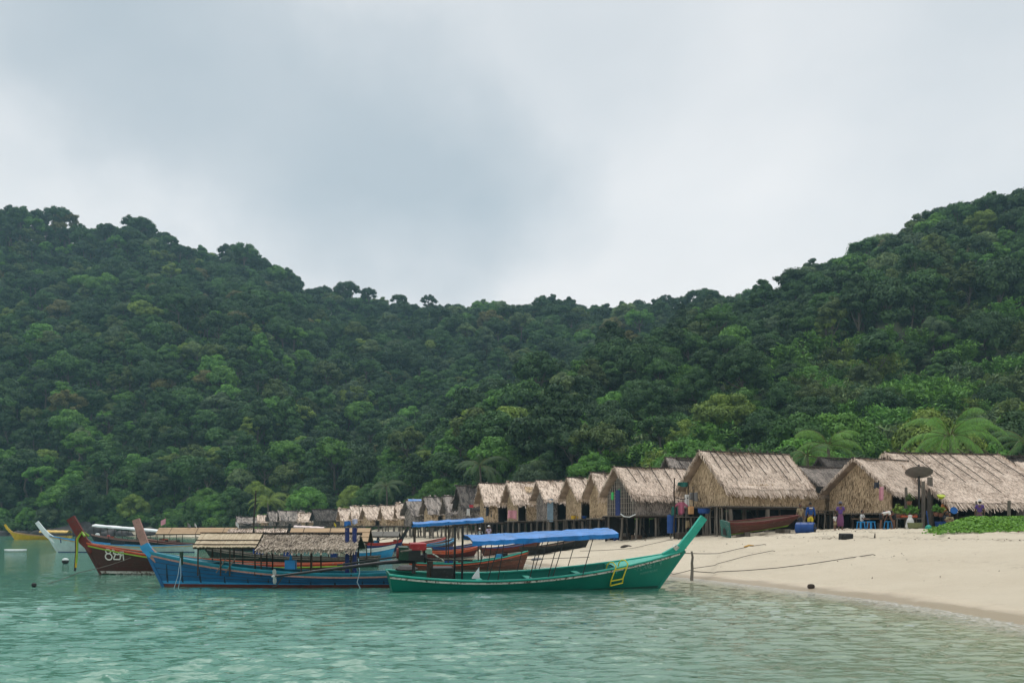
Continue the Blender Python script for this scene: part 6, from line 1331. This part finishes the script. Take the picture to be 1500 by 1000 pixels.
buoy('buoy', 'round black and white buoy left of the red-brown bow', 96, 825, .19, M_['black'], M_['white']); buoy('buoy', 'small dark float on the mooring line', 50, 859, .085, M_['black']); buoy('buoy', 'tiny far white float', 143, 786, .45, M_['white']); buoy('buoy', 'tiny far reddish float', 159, 787, .3, M_['red'])
o = MB().grid(lambda i, j: Vector(((i - .5) * 1.75, (j - .5) * .6 * math.sin(max(.04, min(i, 1)) * math.pi * .98) ** .5, .10 + .05 * math.sin(j * math.pi))), 14, 4).build('float_board', M_['white'], None, True); o.location = P(23, 807.5, 79); o.location.z = .05; sm = o.modifiers.new('t', 'SOLIDIFY'); sm.thickness = .14; tag(o, 'flat white board floating at the far left', 'board')
def rope(label, pts, sag=.3, rr=.018, m='rope', ground=False):
    out = []
    for a, c in zip(pts[:-1], pts[1:]):
        for i in range(12):
            t = i / 12; q = Vector(a).lerp(Vector(c), t); q.z -= sag * 4 * t * (1 - t) * (1 if not ground else .3)
            if ground: q.z = max(q.z, gz(q.x, q.y) + .075)
            out.append(q)
    out.append(Vector(pts[-1])); o = MB().tube(out, rr, 5).build('rope', M_[m]); return tag(o, label, 'rope', 'mooring ropes')
tip = green.matrix_basis @ Vector((4.75, -.02, 1.18)) if False else (Matrix.Translation(green.location) @ green.rotation_euler.to_matrix().to_4x4()) @ Vector((4.8, -.05, 1.15))
st = P(1013, 836, 36.5)
gp = [ground_at(1055, 812, .06), ground_at(1098, 802, .05), ground_at(1122, 799, .04)]
rope('rope from the green bow up the sand to the orange float', [tip] + gp, .06, .016, ground=True); rope('long sagging rope from the stake to the upper beach', [st] + [ground_at(x, y, .03) for x, y in ((1050, 840), (1090, 838), (1140, 834), (1190, 828), (1240, 820), (1282, 814))], .01, .017, ground=True)
rope('taut rope from the stake towards the old hull', [st + Vector((0, 0, .1))] + [ground_at(x, y, .03) for x, y in ((1050, 828), (1095, 816), (1135, 808))], .02, .014, ground=True); rope('thin rope from the stake along the waterline behind the green boat', [st + Vector((0, 0, .05)), on_ground(985, 40.5, .06), on_ground(960, 45, .05)], .05, .013, ground=True)
rope('rope from the canopy poles across the sand', [on_ground(850, 52, .5), on_ground(930, 56, .06), on_ground(985, 60, .04)], .1, .014, ground=True)
o = MB().tube([ground_at(1090, 803, .08), ground_at(1097, 802, .09), ground_at(1104, 801.3, .08)], [.03, .07, .03], 8).build('rope_float', mat('orange_float', (.50, .27, .03), .6)); tag(o, 'orange float on the rope across the sand', 'float')
rope('mooring line from the red-brown boat down to the small float', [P(192, 816, 41), P(115, 838, 38), P(52, 858, 34.5), P(-20, 866, 32.5)], .06, .013, 'rope')
o = MB().lathe((0, 0, 0), [(.10, 0), (.13, .05), (.10, .12), (.03, .14)], 8).build('pebble', M_['darkwood']); o.location = on_ground(1188, 31.9, 0); tag(o, 'dark stone at the waterline', 'stone')
def lump(name, label, cat, px, Y, size, m, seed):
    rg = random.Random(seed); b = MB(); b.grid(lambda i, j: Vector((size[0] * math.cos(j * 6.2832) * math.sin(i * 1.7) * (1 + .2 * math.sin(5 * j * 6.28 + seed)), size[1] * math.sin(j * 6.2832) * math.sin(i * 1.7), size[2] * math.cos(i * 1.7))), 6, 14); o = b.build(name, m, None, True); o.location = on_ground(px, Y, .02); return tag(o, label, cat)
lump('driftwood', 'dark driftwood heap on the sand below the lattice hut', 'driftwood', 917, 58, (.32, .2, .16), M_['darkwood'], 2); lump('fishing_net', 'grey net heap on the sand behind the canopy', 'net', 787, 56, (.35, .3, .14), CL['grey'], 3); lump('driftwood', 'small dark debris on the sand left of the old hull', 'debris', 987, 50, (.18, .1, .08), M_['darkwood'], 4)

def litter():
    """bits of weed, husk and shell left by the tide"""
    rng = np.random.default_rng(21); X = rng.uniform(8, 34, 9000); Y = rng.uniform(24, 66, 9000); d = shore_d(X, Y)
    w = np.exp(-((d - 13.5 - 1.2 * np.sin(Y * .4 + X * .3)) / .5) ** 2) + .8 * np.exp(-((d - 17.5 - np.sin(X * .5)) / .8) ** 2) + .25 * np.exp(-((d - 7 - np.sin(Y * .5)) / .4) ** 2) + .035
    k = (rng.uniform(0, 1, len(X)) < w * .5) & (d > 1.5); X, Y = X[k], Y[k]; n = len(X); s = rng.uniform(.012, .045, n) * np.where(rng.random(n) < .04, 2.2, 1)
    C = np.stack([X, Y, height(X, Y) + .03 + .05 * np.sin(X * 1.9 + np.sin(Y * .7) * 2) * np.sin(Y * 1.3 + X * .4) + s * .3], 1)
    me = leaves_mesh('beach_litter', C, rng.normal(0, .8, C.shape) + np.array([0, -.2, .5]), s, rng.uniform(0, 1, n), 22, asp=1.9, fold=.5); me.materials.clear(); o = link('beach_litter', me, mat('weed_and_husk', (.13, .09, .055), .9, .5, 3, col2=(.05, .035, .025))); tag(o, 'scattered dark weed, husks and shells on the sand', None, None, 'stuff')
litter()
build_haze()
